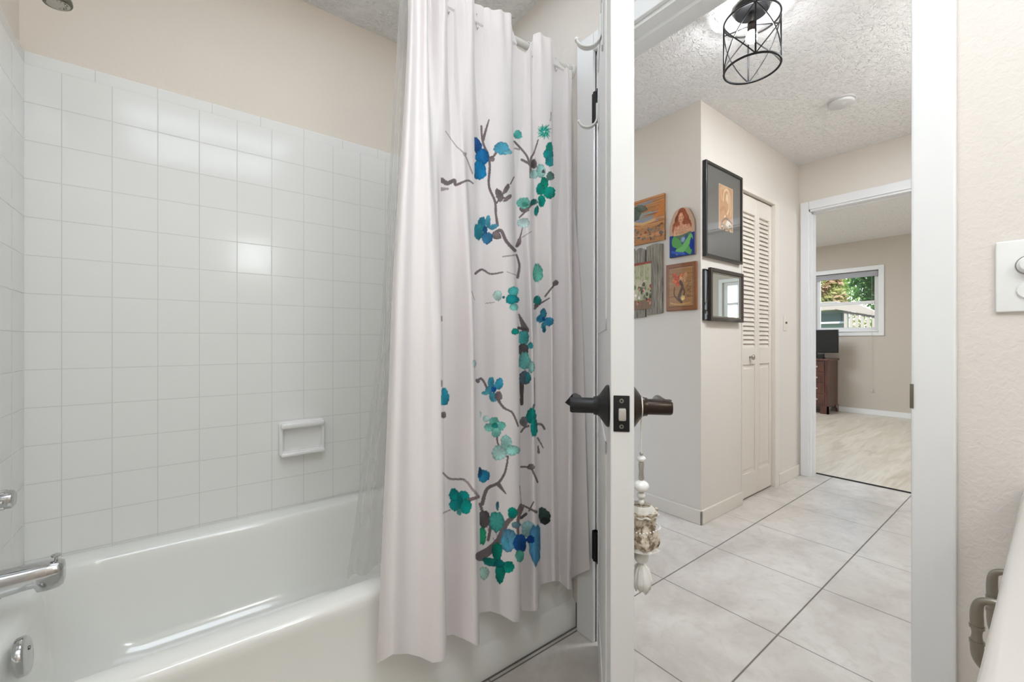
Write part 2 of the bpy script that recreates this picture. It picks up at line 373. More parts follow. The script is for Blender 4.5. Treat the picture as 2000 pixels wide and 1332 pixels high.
# bedroom door casing
bm = bm_new()
box(bm, EX - .014, EX, BY1 - .004, BY1 + .052, 0, BZ + .068, .004); box(bm, EX - .014, EX, BY0 - .082, BY0 - .006, 0, BZ + .068, .004)
box(bm, EX - .014, EX, BY0 - .006, BY1 - .004, BZ + .004, BZ + .068, .004)
box(bm, EX - .002, EX + .13, BY1 - .010, BY1 + .006, 0, BZ + .004); box(bm, EX - .002, EX + .13, BY0 - .006, BY0 + .01, 0, BZ + .004); box(bm, EX - .002, EX + .13, BY0, BY1, BZ - .01, BZ + .004)
box(bm, EX + .05, EX + .085, BY1 - .015, BY1 - .009, 0, BZ - .01); box(bm, EX + .05, EX + .085, BY0, BY1, BZ - .022, BZ - .01)
struct(obj('trim_5', bm, M['trim2'], origin=False), 'white casing around the bedroom doorway', 'trim')
bm = bm_new(); box(bm, 3.99, 4.012, BY0 + .01, BY1 - .01, 0, .006, .002)
struct(obj('trim_6', bm, M['dark_gap'], origin=False), 'thin dark transition strip between floor tile and wood planks', 'trim')
# closet casing lines and track
bm = bm_new()
box(bm, CX1 - .003, CX1 + .068, PY - .010, PY + .05, 0, CZ - .003, .002)
box(bm, CX0 - .012, CX0 + .003, PY - .006, PY + .05, 0, CZ - .003, .002)
box(bm, CX0 - .012, CX1 + .068, PY - .010, PY + .05, CZ - .003, CZ + .022, .002)
struct(obj('trim_7', bm, M['beige_trim'], origin=False), 'beige casing around the closet opening', 'trim')
bm = bm_new(); box(bm, CX0, CX1, PY + .020, PY + .05, CZ - .016, CZ, 0)
box(bm, CX0, CX1, PY + .046, PY + .05, 0, .004)
struct(obj('trim_8', bm, M['track'], origin=False), 'dark track above the closet doors', 'trim')

# ------------------------------------------------------------------ closet bifold door
dcl = thing('door_2', 'beige folding closet door with louvered upper panels', 'door', (CX0, PY + .03, 0)); dcl['kind'] = 'structure'
mid = P(1478, 665, 'y', PY + .02).x
for k, (a, b) in enumerate(((CX0 + .004, mid - .001), (mid + .001, CX1 - .0045))):
    y0, y1 = PY + .016, PY + .044; z0, z1 = .012, CZ - .012; st = .032
    bm = bm_new()
    box(bm, a, a + st, y0, y1, z0, z1, .002); box(bm, b - st, b, y0, y1, z0, z1, .002)
    lz0, lz1 = 1.012, CZ - .125
    box(bm, a + st, b - st, y0, y1, lz1, z1); box(bm, a + st, b - st, y0, y1, .90, lz0); box(bm, a + st, b - st, y0, y1, z0, .17)
    box(bm, a + st, b - st, y0 + .008, y1 - .008, .17, .90)
    box(bm, a + st + .018, b - st - .018, y0 + .003, y1 - .010, .195, .875, .006)
    leaf = obj('door_leaf', bm, M['beige_trim'], dcl)
    bm = bm_new(); n = 30
    for i in range(n):
        z = lz0 + (i + .5) * (lz1 - lz0) / n
        h = .017
        pts = [(a + st, y0 + .003, z - h), (a + st, y0 + .011, z - h), (a + st, y1 - .002, z + h), (a + st, y1 - .010, z + h)]
        extrude_poly(bm, pts, (b - a - 2 * st, 0, 0))
    obj('louver', bm, M['beige_trim'], leaf)
kp = P(1464, 697, 'y', PY + .016)
bm = bm_new(); lathe(bm, (kp.x, PY + .016, kp.z), (0, -1, 0), [(0, .008), (.012, .007), (.018, .015), (.026, .019), (.031, .015), (.034, .006), (.0345, 0)], 24)
kb = obj('knob', bm, M['nickel'], dcl, 180, label='round nickel knob')
# ------------------------------------------------------------------ bathroom door
dH = ray(1167, 665.5).to_2d() * 1.478
dr = ray(1192.5, 665.5).to_2d()
lo, hi = .3, 1.4
for _ in range(60):
    md = (lo + hi) / 2
    if (dr * md - dH).length > .80: lo = md
    else: hi = md
dL = dr * lo
dd = (dL - dH).normalized(); dn = Vector((dd.y, -dd.x))      # dn: away from the left face
if dn.dot(Vector((S_, -C_))) < 0: dn = -dn
TH = .0372
def D(s, o, z): q = dH + dd * s + dn * o; return Vector((q.x, q.y, z))     # s along the door from the hinge, o through its thickness
droot = thing('door_1', 'white bathroom door standing open, seen edge on', 'door', (dH.x, dH.y, .012)); droot['kind'] = 'structure'
bm = bm_new()
box(bm, 0, .80, 0, TH, .012, 2.055, .0022)
for v in bm.verts: v.co = D(v.co.x, v.co.y, v.co.z)
slab = obj('door_slab', bm, M['door'], droot)
bm = bm_new()                                    # raised moulding of the two panels on the left face
for za, zb in ((.22, .86), (1.08, 1.92)):
    for (s0, s1, z0, z1) in ((.13, .67, za, za + .022), (.13, .67, zb - .022, zb), (.13, .152, za, zb), (.648, .67, za, zb)):
        b2 = bm_new(); box(b2, s0, s1, -.0025, .001, z0, z1, .0012)
        for v in b2.verts: v.co = D(v.co.x, v.co.y, v.co.z)
        me = bpy.data.meshes.new('t'); b2.to_mesh(me); b2.free(); bm.from_mesh(me); bpy.data.meshes.remove(me)
obj('panel_moulding', bm, M['door'], droot)
LZ = CH - 129 / FPX * (dL.dot(Vector((C_, S_))) + .035)
sL = .80 - .050
dn3, dd3 = Vector((dn.x, dn.y, 0)), Vector((dd.x, dd.y, 0))
def lever(side, m, label):
    base = D(sL, 0 if side < 0 else TH, LZ); ax = dn3 * side
    bm = bm_new()
    rp = .036
    lathe(bm, base, ax, [(0, 0), (0, rp), (.003, rp + .0005), (.006, rp - .002), (.0165, .019), (.020, .0165), (.0265, .0155), (.0265, 0)], 40)
    rose = obj('rose', bm, m, droot, 35, label=label + ' round rose')
    bm = bm_new()
    lathe(bm, base, ax, [(.022, .0), (.022, .0135), (.064, .0135), (.067, .012), (.067, 0)], 32)
    # lever arm runs back along the door, towards the hinge
    c = base + ax * .0545
    pts = [c, c - dd3 * .03 + Vector((0, 0, .001)), c - dd3 * .07 + ax * .002, c - dd3 * .105 + ax * .006 + Vector((0, 0, -.002)), c - dd3 * .118 + ax * .0085 + Vector((0, 0, -.003))]
    tube(bm, pts, [.0125, .0115, .0105, .010, .006], 14)
    h = obj('lever_handle', bm, m, droot, 40, label=label + ' lever')
    if side < 0:
        bm = bm_new(); cc = base + ax * .064
        tri = [(cc + Vector((0, 0, .0135))), (cc + Vector((0, 0, -.0125)) + ax * .0), (cc + ax * .014 + Vector((0, 0, -.003)))]
        box(bm, -.006, .006, -.003, .003, -.003, .003)
        bm.clear(); extrude_poly(bm, [p - dd3 * .055 for p in tri], dd3 * .01)
        tr_ = obj('thumb_turn', bm, m, h)
    return base
lever(-1, M['black'], 'matt black'); rb = lever(1, M['bronze'], 'dark bronze')
bm = bm_new(); fz = LZ - .004
def edgebox(bm, o0, o1, z0, z1, d0, d1, bev=0):
    b2 = bm_new(); box(b2, d0, d1, o0, o1, z0, z1, bev)
    for v in b2.verts: v.co = D(v.co.x, v.co.y, v.co.z)
    me = bpy.data.meshes.new('t'); b2.to_mesh(me); b2.free(); bm.from_mesh(me); bpy.data.meshes.remove(me)
edgebox(bm, .0045, .0300, fz - .0300, fz + .0285, .7985, .8015, .0012)
fp = obj('latch_plate', bm, M['black'], droot, 30, label='black latch face plate')
bm = bm_new(); edgebox(bm, .0120, .0240, fz - .0115, fz + .0085, .800, .809, .0025); obj('latch_bolt', bm, M['latch'], fp, 40, label='pale steel latch bolt')
for z in (fz + .0200, fz - .0215):
    bm = bm_new(); lathe(bm, D(.8012, .0172, z), dd3, [(0, 0), (0, .0038), (.0008, .0034), (.0009, .0018), (.0001, .0014), (.0001, 0)], 20); obj('screw', bm, M['screw'], fp, 40)
for z in (1.872, .345):
    bm = bm_new(); c = D(-.0015, -.0065, z)
    tube(bm, [c - Vector((0, 0, .052)), c + Vector((0, 0, .052))], .0085, 14)
    for k in (-.05, -.03, -.01, .01, .03, .05): tube(bm, [c + Vector((0, 0, k - .002)), c + Vector((0, 0, k + .002))], .0092, 14)
    edgebox(bm, -.0035, .002, z - .050, z + .050, -.001, .026)
    box(bm, TUBX1 - .018, TUBX1 - .0145, c.y - .001, c.y + .014, z - .05, z + .05)
    obj('hinge', bm, M['black'], droot, 40, label='black hinge')

# over the door coat hooks on its left face
def coat_hook(px, ztop, label):
    # find where along the door this picture column falls
    lo, hi = 0., .8
    def col(s): q = dH + dd * s - dn * .001; return 1000 + FPX * (q.x * S_ - q.y * C_) / (q.x * C_ + q.y * S_)
    for _ in range(50):
        md = (lo + hi) / 2
        if col(md) < px: lo = md
        else: hi = md
    s = lo
    root = thing('coat_hook', label, 'hook', D(s, -.003, ztop - .09), 'white coat hooks on the open door')
    bm = bm_new(); b2 = bm_new(); box(b2, s - .012, s + .012, -.0036, -.0004, ztop - .118, ztop - .020, .001)
    for v in b2.verts: v.co = D(v.co.x, v.co.y, v.co.z)
    obj('back_plate', b2, M['white_metal'], root)
    bm.free(); bm = bm_new()
    rr = .028; zc = ztop - .085 + .0
    c = D(s, -.006 - rr, zc)
    pts = [D(s, -.006, ztop - .042), D(s, -.006, zc)] + arc(c, dn3, Vector((0, 0, 1)), rr, 0, -math.pi * .93, 18)[1:]
    pts = [Vector(p) for p in pts]
    b2 = bm_new()
    # flat strap hook with rounded rim, 14 mm wide
    for o in (-.0055, 0, .0055):
        tube(b2, [p + dd3 * o for p in pts], [.0028] * len(pts), 8)
    tube(b2, [pts[-1] - dd3 * .0055, pts[-1] + dd3 * .0055], .0042, 10)
    bm.free(); obj('hook_arm', b2, M['white_metal'], root, 60)
    return s
s1 = coat_hook(1177, 1.861, 'white curved coat hook nearest the top edge, larger in view, on the open door')
s2 = coat_hook(1169, 1.8375, 'white curved coat hook nearer the hinge, beside the black upper hinge')

# ------------------------------------------------------------------ ornament hanging from the bronze lever
oc = rb + dn3 * .0165 + dd3 * .004
mpp = (oc.x * C_ + oc.y * S_) / FPX
def oz(py): return CH - (py - 665.5) * mpp
orn = thing('hanging_ornament', 'beaded lace ornament with white tassel hanging from the bronze door lever', 'ornament', (oc.x, oc.y, oz(1155)))
ox, oy = oc.x, oc.y
bm = bm_new(); zt = LZ + .0165
ring = arc((ox, oy, LZ - .0), dd3, Vector((0, 0, 1)), .0172, 0, 2 * math.pi, 24)[:-1]
tube(bm, ring, .0011, 6, closed=True)
tube(bm, [(ox + dd3.x * .003, oy + dd3.y * .003, LZ - .016), (ox, oy, oz(888))], .0010, 6); tube(bm, [(ox - dd3.x * .003, oy - dd3.y * .003, LZ - .016), (ox, oy, oz(888))], .0010, 6)
tube(bm, [(ox, oy, oz(888)), (ox, oy, oz(1070))], .0008, 6)
obj('cord', bm, M['string'], orn)
def bead(name, y0, y1, r, m, prof=None, n=28, label=None):
    z0, z1 = oz(y1), oz(y0); r = r * mpp; bm = bm_new(); K = 14
    if prof is None: pr = [((z1 - z0) * (1 - math.cos(math.pi * i / K)) / 2, max(r * math.sin(math.pi * i / K), 0 if i in (0, K) else 1e-4)) for i in range(K + 1)]
    else: pr = [((z1 - z0) * a, r * b) for a, b in prof]
    pr[0] = (pr[0][0], 0); pr[-1] = (pr[-1][0], 0)
    lathe(bm, (ox, oy, z0), (0, 0, 1), pr, n); return obj(name, bm, m, orn, 60, label=label)
bead('bead', 882, 889, 4, M['bead_silver']); bead('bead', 889, 902, 9, M['pearl'], label='flat pale bead')
bead('bead', 902, 937, 5.5, M['bead_silver'], [(0, 0), (0, .7), (.1, 1), (.5, .8), (.9, 1), (1, .7), (1, 0)], label='long silver crackled bead')
bead('bead', 937, 960, 15, M['bead_white'], label='large white oval bead'); bead('bead', 960, 974, 8.5, M['pearl']); bead('bead', 973, 986, 6, M['bead_white'])
# fabric drum with lace edges
def ruffle(z0, z1, r, amp, k, ph=0):
    bm = bm_new(); n = 72; rings = []
    for i in range(5):
        f = i / 4; z = z0 + (z1 - z0) * f
        rings.append([bm.verts.new((ox + math.cos(a) * (r * (.55 + .45 * f) + amp * f * math.sin(k * a + ph)), oy + math.sin(a) * (r * (.55 + .45 * f) + amp * f * math.sin(k * a + ph)), z + .0012 * f * math.sin(k * a + 1))) for a in [2 * math.pi * j / n for j in range(n)]])
    for A, B in zip(rings, rings[1:]):
        for j in range(n): bm.faces.new((A[j], A[(j + 1) % n], B[(j + 1) % n], B[j]))
    bmesh.ops.solidify(bm, geom=bm.faces[:], thickness=.0012); return bm
bm = bm_new(); n = 60; rings = []; H0, H1 = oz(1060), oz(994)
for i in range(14):
    f = i / 13; z = H0 + (H1 - H0) * f; rr = (30 + 3.5 * math.sin(f * math.pi * 2.2 + .4)) * mpp
    rings.append([bm.verts.new((ox + math.cos(a) * (rr + .0016 * math.sin(5 * a + 4 * f)), oy + math.sin(a) * (rr + .0016 * math.sin(5 * a + 4 * f)), z)) for a in [2 * math.pi * j / n for j in range(n)]])
for A, B in zip(rings, rings[1:]):
    for j in range(n): bm.faces.new((A[j], A[(j + 1) % n], B[(j + 1) % n], B[j]))
bm.faces.new(rings[0][::-1]); bm.faces.new(rings[-1])
obj('fabric_drum', bm, M['linen'], orn, 60, label='brown linen drum')
obj('lace_ruffle', ruffle(oz(984), oz(1001), 33 * mpp, .0016, 11), M['lace'], orn, 180)
obj('lace_ruffle', ruffle(oz(1054), oz(1066), 34 * mpp, .0022, 9, 1), M['lace'], orn, 180)
bm = bm_new()
for j in range(34):
    a = 2 * math.pi * j / 34; zz = oz(1025) + .0016 * math.sin(3 * a); rr = 35 * mpp
    g = bmesh.ops.create_icosphere(bm, subdivisions=1, radius=.0016); 
    for v in g['verts']: v.co += Vector((ox + math.cos(a) * rr, oy + math.sin(a) * rr, zz))
obj('bead_chain', bm, M['bead_white'], orn, 180)
bead('bead', 1064, 1072, 7, M['bead_silver']); bead('bead', 1071, 1100, 14, M['pearl'], label='large pearl')
bm = bm_new(); z0, z1 = oz(1154), oz(1098)
for k in range(22):
    a = 2 * math.pi * k / 22 + .1 * R.random(); rr = (10 + 8 * R.random()) * mpp; ln = .86 + .14 * R.random()
    d = Vector((math.cos(a), math.sin(a), 0)); top = Vector((ox, oy, z1)); h = (z1 - z0) * ln
    pts = [top + d * .002, top + d * rr * .8 + Vector((0, 0, -h * .25)), top + d * rr * 1.15 + Vector((0, 0, -h * .65)), top + d * rr * .95 + Vector((0, 0, -h))]
    tube(bm, pts, [.0016, .0030, .0036, .0012], 6)
obj('tassel', bm, M['tassel'], orn, 180)

# ------------------------------------------------------------------ bathtub
def rrect(x0, x1, y0, y1, r, z, k=8):
    out = []
    for cx, cy, a0 in ((x1 - r, y1 - r, 0), (x0 + r, y1 - r, 90), (x0 + r, y0 + r, 180), (x1 - r, y0 + r, 270)):
        for i in range(k + 1): a = math.radians(a0 + 90 * i / k); out.append((cx + r * math.cos(a), cy + r * math.sin(a), z))
    return out
RZ = .395
X0, X1, Y0, Y1 = TUBX0 + .001, TUBX1 - .001, YA, YB - .001
L = [rrect(X0, X1, Y0 - .014, Y1, .004, .0), rrect(X0, X1, Y0 - .014, Y1, .004, .090), rrect(X0, X1, Y0 - .004, Y1, .004, .100), rrect(X0, X1, Y0, Y1, .004, .106),
     rrect(X0, X1, Y0 + .004, Y1, .004, RZ - .055), rrect(X0, X1, Y0 + .001, Y1, .004, RZ - .035), rrect(X0, X1, Y0, Y1, .004, RZ - .018), rrect(X0, X1, Y0 + .004, Y1 - .001, .006, RZ - .006), rrect(X0 + .001, X1 - .001, Y0 + .013, Y1 - .002, .010, RZ),
     rrect(X0 + .055, X1 - .075, 1.176, 1.812, .13, RZ + .001), rrect(X0 + .063, X1 - .084, 1.184, 1.804, .125, RZ - .003), rrect(X0 + .070, X1 - .094, 1.191, 1.797, .12, RZ - .014),
     rrect(X0 + .075, X1 - .108, 1.195, 1.792, .12, RZ - .04), rrect(X0 + .088, X1 - .19, 1.208, 1.776, .13, RZ - .16), rrect(X0 + .105, X1 - .27, 1.225, 1.757, .15, .14),
     rrect(X0 + .13, X1 - .33, 1.250, 1.730, .16, .095), rrect(X0 + .18, X1 - .39, 1.300, 1.680, .16, .075), rrect(X0 + .26, X1 - .5, 1.38, 1.60, .10, .068)]
bm = bm_new(); rings = [[bm.verts.new(p) for p in l] for l in L]; n = len(rings[0])
for A, B in zip(rings, rings[1:]):
    for j in range(n): bm.faces.new((A[j], A[(j + 1) % n], B[(j + 1) % n], B[j]))
bm.faces.new(rings[-1])
troot = thing('bathtub', 'white enamel bathtub with plain apron front behind the shower curtain', 'bathtub', ((X0 + X1) / 2, (Y0 + Y1) / 2, 0))
tb = obj('tub_body', bm, M['enamel'], troot, 50)
op = P(40, 1283, 'x', X0 + .088)
bm = bm_new(); ax = Vector((1, 0, .12)).normalized()
lathe(bm, op - ax * .004, ax, [(0, 0), (0, .040), (.0015, .041), (.0125, .041), (.0155, .0385), (.0165, .034), (.0168, 0)], 40)
bm2 = obj('overflow_plate', bm, M['chrome'], troot, 40, label='chrome oval overflow plate')
for dz in (.010,):
    bm = bm_new(); lathe(bm, op + ax * .0115 + Vector((0, 0, dz)) + Vector((0, .008, 0)), ax, [(0, 0), (0, .0045), (.002, .004), (.0025, 0)], 16); obj('screw', bm, M['nickel_dark'], bm2, 40)
bm = bm_new(); box(bm, TUBX1 - .004, TUBX1 - .0005, 1.094, 1.1005, 0, .09, .001); box(bm, .7, TUBX1 - .003, YA - .0170, YA - .0142, 0, .005, .001)
obj('caulk_line', bm, M['grime'], troot, label='dirty dark caulk at the apron corner')
# tub spout
sx = TUBX0; sp0 = P(127, 1110, 'y', 1.5)
spz = P(60, 1128, 'y', 1.5).z
spr = thing('tub_spout', 'chrome tub spout with a diverter knob on the left tile wall', 'faucet', (sx, 1.5, spz))
bm = bm_new(); rings = []; K = 20; tipx = sp0.x + .003; Ls = tipx - sx
for f, ry, rt, rbm in ((0, .029, .032, -.034), (.06, .029, .031, -.032), (.35, .027, .029, -.030), (.58, .026, .0275, -.028), (.66, .026, .027, -.029), (.69, .0255, .027, -.041), (.80, .025, .026, -.043), (.93, .024, .024, -.042), (.985, .020, .019, -.037), (1., .012, .010, -.028)):
    ring = []
    for j in range(K):
        a = 2 * math.pi * j / K; zz = math.sin(a); zz = zz * (rt if zz > 0 else -rbm); yy = math.cos(a); yy = math.copysign(abs(yy) ** .8, yy) * ry
        ring.append(bm.verts.new((sx - .003 + Ls * f, 1.5 + yy, spz + zz + .006 * f)))
    rings.append(ring)
for A, B in zip(rings, rings[1:]):
    for j in range(K): bm.faces.new((A[j], A[(j + 1) % K], B[(j + 1) % K], B[j]))
bm.faces.new(rings[0][::-1]); bm.faces.new(rings[-1])
obj('spout_body', bm, M['chrome'], spr, 60)
kx = P(110, 1090, 'y', 1.5).x
bm = bm_new(); lathe(bm, (kx, 1.5, spz + .028), (0, 0, 1), [(0, 0), (0, .0035), (.009, .0035), (.0115, .009), (.0145, .0095), (.017, .004), (.0172, 0)], 20)
obj('diverter_knob', bm, M['chrome'], spr, 50, label='small chrome pull knob')
# shower valve handle
vz = P(15, 975, 'y', 1.5).z
vr = thing('shower_valve', 'round chrome shower valve handle on the left tile wall', 'faucet', (sx, 1.5, vz))
bm = bm_new(); lathe(bm, (sx - .003, 1.5, vz), (1, 0, 0), [(0, 0), (0, .045), (.004, .044), (.010, .022), (.013, .018), (.013, 0)], 36); obj('escutcheon', bm, M['chrome'], vr, 40)
bm = bm_new(); lathe(bm, (sx + .011, 1.5, vz), (1, 0, 0), [(0, 0), (0, .012), (.012, .012), (.015, .020), (.024, .0235), (.026, .019), (.040, .0215), (.047, .0205), (.050, .016), (.0505, 0)], 36)
for k in range(6):
    a = k * math.pi / 3; tube(bm, [(sx + .028, 1.5 + .020 * math.cos(a), vz + .020 * math.sin(a)), (sx + .047, 1.5 + .021 * math.cos(a), vz + .019 * math.sin(a))], .0045, 8)
obj('valve_handle', bm, M['chrome'], vr, 40)
# shower head
hp = P(113, 2, 'y', 1.5)
sh = thing('shower_sprayer', 'small metal shower head at the top left corner', 'shower head', (TUBX0, 1.5, hp.z + .1))
hx = hp.x; hz = hp.z
bm = bm_new(); tube(bm, [(TUBX0 - .01, 1.5, hz + .085), (TUBX0 + .05, 1.5, hz + .082), (hx - .02, 1.5, hz + .060), (hx - .006, 1.5, hz + .03)], .008, 12); obj('shower_arm', bm, M['nickel'], sh, 60)
bm = bm_new(); lathe(bm, (TUBX0, 1.5, hz + .085), (1, 0, 0), [(0, 0), (0, .028), (.004, .026), (.008, .010), (.008, 0)], 28); obj('flange', bm, M['nickel'], sh, 40)
bm = bm_new(); lathe(bm, (hx, 1.5, hz - .007), (-.18, 0, 1), [(0, 0), (0, .026), (.003, .0275), (.012, .0275), (.03, .016), (.042, .011), (.05, 0)], 36)
hd = obj('spray_head', bm, M['nickel_dark'], sh, 40)
bm = bm_new(); lathe(bm, (hx + .001, 1.5, hz - .0085), (-.18, 0, 1), [(0, 0), (0, .021), (.002, .021), (.002, 0)], 30)
for k in range(12): a = k * math.pi / 6; lathe(bm, (hx + .001 + .015 * math.cos(a), 1.5 + .015 * math.sin(a), hz - .010), (0, 0, 1), [(0, 0), (0, .0015), (.003, .0018), (.003, 0)], 8)
obj('spray_face', bm, M['nickel'], hd, 40)
# soap dish
q0, q1 = P(541, 822, 'y', YB - .03), P(636, 890, 'y', YB - .03)
dx0, dx1, dz0, dz1 = P(545, 800, 'y', YB - .02).x, P(634, 800, 'y', YB - .02).x, P(590, 889, 'y', YB - .04).z, P(590, 820, 'y', YB - .02).z
sd = thing('soap_dish', 'white ceramic recessed soap dish on the tile wall', 'soap dish', ((dx0 + dx1) / 2, YB, dz0))
bm = bm_new()
outer = rrect(dx0, dx1, dz0, dz1, .014, 0, 6); inner = rrect(dx0 + .014, dx1 - .012, dz0 + .020, dz1 - .026, .010, 0, 6)
def lp(l, y, sx=0): return [bm.verts.new((p[0], y, p[1])) for p in l]
o1 = rrect(dx0 + .006, dx1 - .006, dz0 + .006, dz1 - .006, .010, 0, 6)
rings = [lp(outer, YB + .002), lp(outer, YB - .022), lp(rrect(dx0 + .003, dx1 - .003, dz0 + .003, dz1 - .003, .012, 0, 6), YB - .029), lp(o1, YB - .031),
         lp(rrect(dx0 + .011, dx1 - .010, dz0 + .014, dz1 - .022, .010, 0, 6), YB - .030), lp(inner, YB - .025), lp(rrect(dx0 + .017, dx1 - .015, dz0 + .016, dz1 - .028, .010, 0, 6), YB - .008), lp(rrect(dx0 + .024, dx1 - .022, dz0 + .028, dz1 - .036, .008, 0, 6), YB - .005)]
for A, B in zip(rings, rings[1:]):
    for j in range(len(A)): bm.faces.new((A[j], A[(j + 1) % len(A)], B[(j + 1) % len(A)], B[j]))
bm.faces.new(rings[-1])
obj('dish_body', bm, M['ceramic'], sd, 60)
bm = bm_new(); box(bm, dx0 + .004, dx1 - .004, YB - .042, YB - .02, dz1 - .026, dz1 - .004, .009, 3); obj('grab_lip', bm, M['ceramic'], sd, 60)
bm = bm_new(); box(bm, dx0 + .004, dx1 - .004, YB - .046, YB - .004, dz0 + .003, dz0 + .018, .007, 3); obj('tray_ledge', bm, M['ceramic'], sd, 60)

# ------------------------------------------------------------------ curtain rod, hooks, liner, curtain
RY, RZ_ = 1.118, 2.066
rod = thing('curtain_rod', 'white shower curtain rod between the tile walls', 'curtain rod', ((TUBX0 + TUBX1) / 2, RY, RZ_))
bm = bm_new(); tube(bm, [(TUBX0 + .004, RY, RZ_), (TUBX1 - .004, RY, RZ_)], .0115, 20); obj('pole', bm, M['rod'], rod, 60)
for x, s in ((TUBX0, 1), (TUBX1, -1)):
    bm = bm_new(); lathe(bm, (x, RY, RZ_), (s, 0, 0), [(0, 0), (0, .024), (.006, .022), (.012, .0155), (.03, .0145), (.03, 0)], 28); obj('end_flange', bm, M['rod'], rod, 40)
def catmull(vals, n):
    v = np.array(vals, float); k = len(v); s = np.linspace(0, k - 1, n); i = np.clip(s.astype(int), 0, k - 2); f = s - i
    p0, p1, p2, p3 = v[np.clip(i - 1, 0, k - 1)], v[i], v[i + 1], v[np.clip(i + 2, 0, k - 1)]
    f = f.reshape(-1, *([1] * (v.ndim - 1)))
    return .5 * ((2 * p1) + (-p0 + p2) * f + (2 * p0 - 5 * p1 + 4 * p2 - p3) * f ** 2 + (-p0 + 3 * p1 - 3 * p2 + p3) * f ** 3)
def plan(cps, DEEP=0):
    out = []
    for px, y in cps:
        if DEEP: y = 1.100 - (1.100 - y) * DEEP
        d = ray(px, 665.5); x = d.x / d.y * y; out.append((min(x, TUBX1 - .020), y))
    return out
mid_ = [(762, 1.080), (770, 1.050), (785, 1.042), (803, 1.052), (825, 1.050), (845, 1.036), (861, 1.034), (865, 1.048), (858, 1.085), (866, 1.100), (886, 1.088), (905, 1.066), (922, 1.046), (927, 1.056), (920, 1.090), (928, 1.100), (945, 1.094), (968, 1.070),
        (995, 1.052), (1011, 1.050), (1013, 1.064), (1006, 1.088), (1012, 1.096), (1026, 1.084), (1039, 1.064), (1043, 1.074), (1040, 1.092), (1050, 1.098), (1064, 1.082), (1078, 1.062), (1080, 1.076), (1075, 1.094), (1086, 1.098), (1102, 1.084), (1114, 1.066), (1119, 1.072), (1117, 1.096), (1124, 1.092), (1138, 1.070)]
top_ = [(797, 1.100), (800, 1.085), (806, 1.078), (818, 1.086), (830, 1.074), (835, 1.078), (834, 1.100), (842, 1.098), (858, 1.080), (869, 1.074), (873, 1.090), (872, 1.110), (882, 1.108), (894, 1.094), (910, 1.084), (922, 1.082), (925, 1.098), (930, 1.112),
        (945, 1.100), (965, 1.090), (985, 1.086), (999, 1.088), (1000, 1.104), (1004, 1.112), (1016, 1.110), (1028, 1.100), (1036, 1.092), (1040, 1.098), (1056, 1.086), (1074, 1.084), (1079, 1.092), (1078, 1.110), (1086, 1.112), (1097, 1.106), (1108, 1.096), (1116, 1.098), (1116, 1.110), (1119, 1.112), (1121, 1.108)]
bot_ = [(735, 1.066), (744, 1.048), (765, 1.030), (795, 1.044), (820, 1.038), (845, 1.020), (866, 1.012), (872, 1.030), (864, 1.072), (870, 1.085), (885, 1.070), (905, 1.042), (928, 1.022), (936, 1.034), (929, 1.075), (938, 1.090), (958, 1.082), (978, 1.052),
        (1002, 1.034), (1015, 1.034), (1018, 1.050), (1010, 1.082), (1018, 1.092), (1030, 1.076), (1044, 1.050), (1053, 1.056), (1050, 1.084), (1056, 1.096), (1068, 1.088), (1080, 1.068), (1086, 1.066), (1084, 1.088), (1092, 1.094), (1100, 1.078), (1110, 1.056), (1116, 1.062), (1116, 1.092), (1128, 1.075), (1153, 1.022)]
NC, NRW = 700, 900
ZH, ZC0 = 2.085, .168
Pt, Pm, Pb = (catmull(plan(c, d), NC) for c, d in ((top_, 1.9), (mid_, 1.8), (bot_, 1.35)))
# spread samples along the mid path evenly
seg = np.linalg.norm(np.diff(Pm, axis=0), axis=1); sl = np.concatenate([[0], np.cumsum(seg)]); sn = np.linspace(0, sl[-1], NC)
idx = np.interp(sn, sl, np.arange(NC))
def resamp(a): return np.stack([np.interp(idx, np.arange(NC), a[:, k]) for k in (0, 1)], 1)
Pt, Pm, Pb = resamp(Pt), resamp(Pm), resamp(Pb)
sfrac = np.linspace(0, 1, NC)
cpidx = idx / (NC - 1) * (len(mid_) - 1)      # position in control-point units
# hem and head lines along the cloth
hem_py = [(0, 1298), (1, 1290), (2, 1277), (3, 1275), (4, 1282), (5, 1294), (6, 1290), (9, 1242), (10, 1239), (11, 1247), (12, 1259), (13, 1256), (15, 1196), (16, 1193), (17, 1199), (18, 1214), (19, 1213), (21, 1190), (23, 1192), (24, 1193), (25, 1188), (27, 1140), (29, 1134), (32, 1134), (34, 1151), (35, 1150), (36, 1130), (38, 1112)]
hpy = np.interp(cpidx, [a for a, _ in hem_py], [b for _, b in hem_py]); hem = CH - (hpy - 665.5) / FPX * (Pb[:, 0] * C_ + Pb[:, 1] * S_)
head = 2.096 + .004 * np.sin(cpidx * 1.9)
head = np.where((cpidx > 21.5) & (cpidx < 27.2), np.interp(cpidx, [21.5, 23.0, 25, 27.2], [2.094, 2.034, 2.030, 2.082]), head)
head = np.where(cpidx > 30.5, np.interp(cpidx, [30.5, 32.0, 34, 38], [2.084, 2.052, 2.046, 2.050]), head)
rowf = np.linspace(0, 1, NRW)
CO = np.empty((NRW, NC, 3), np.float32)
zt_, zm_, zb_ = 1.95, 1.058, .2
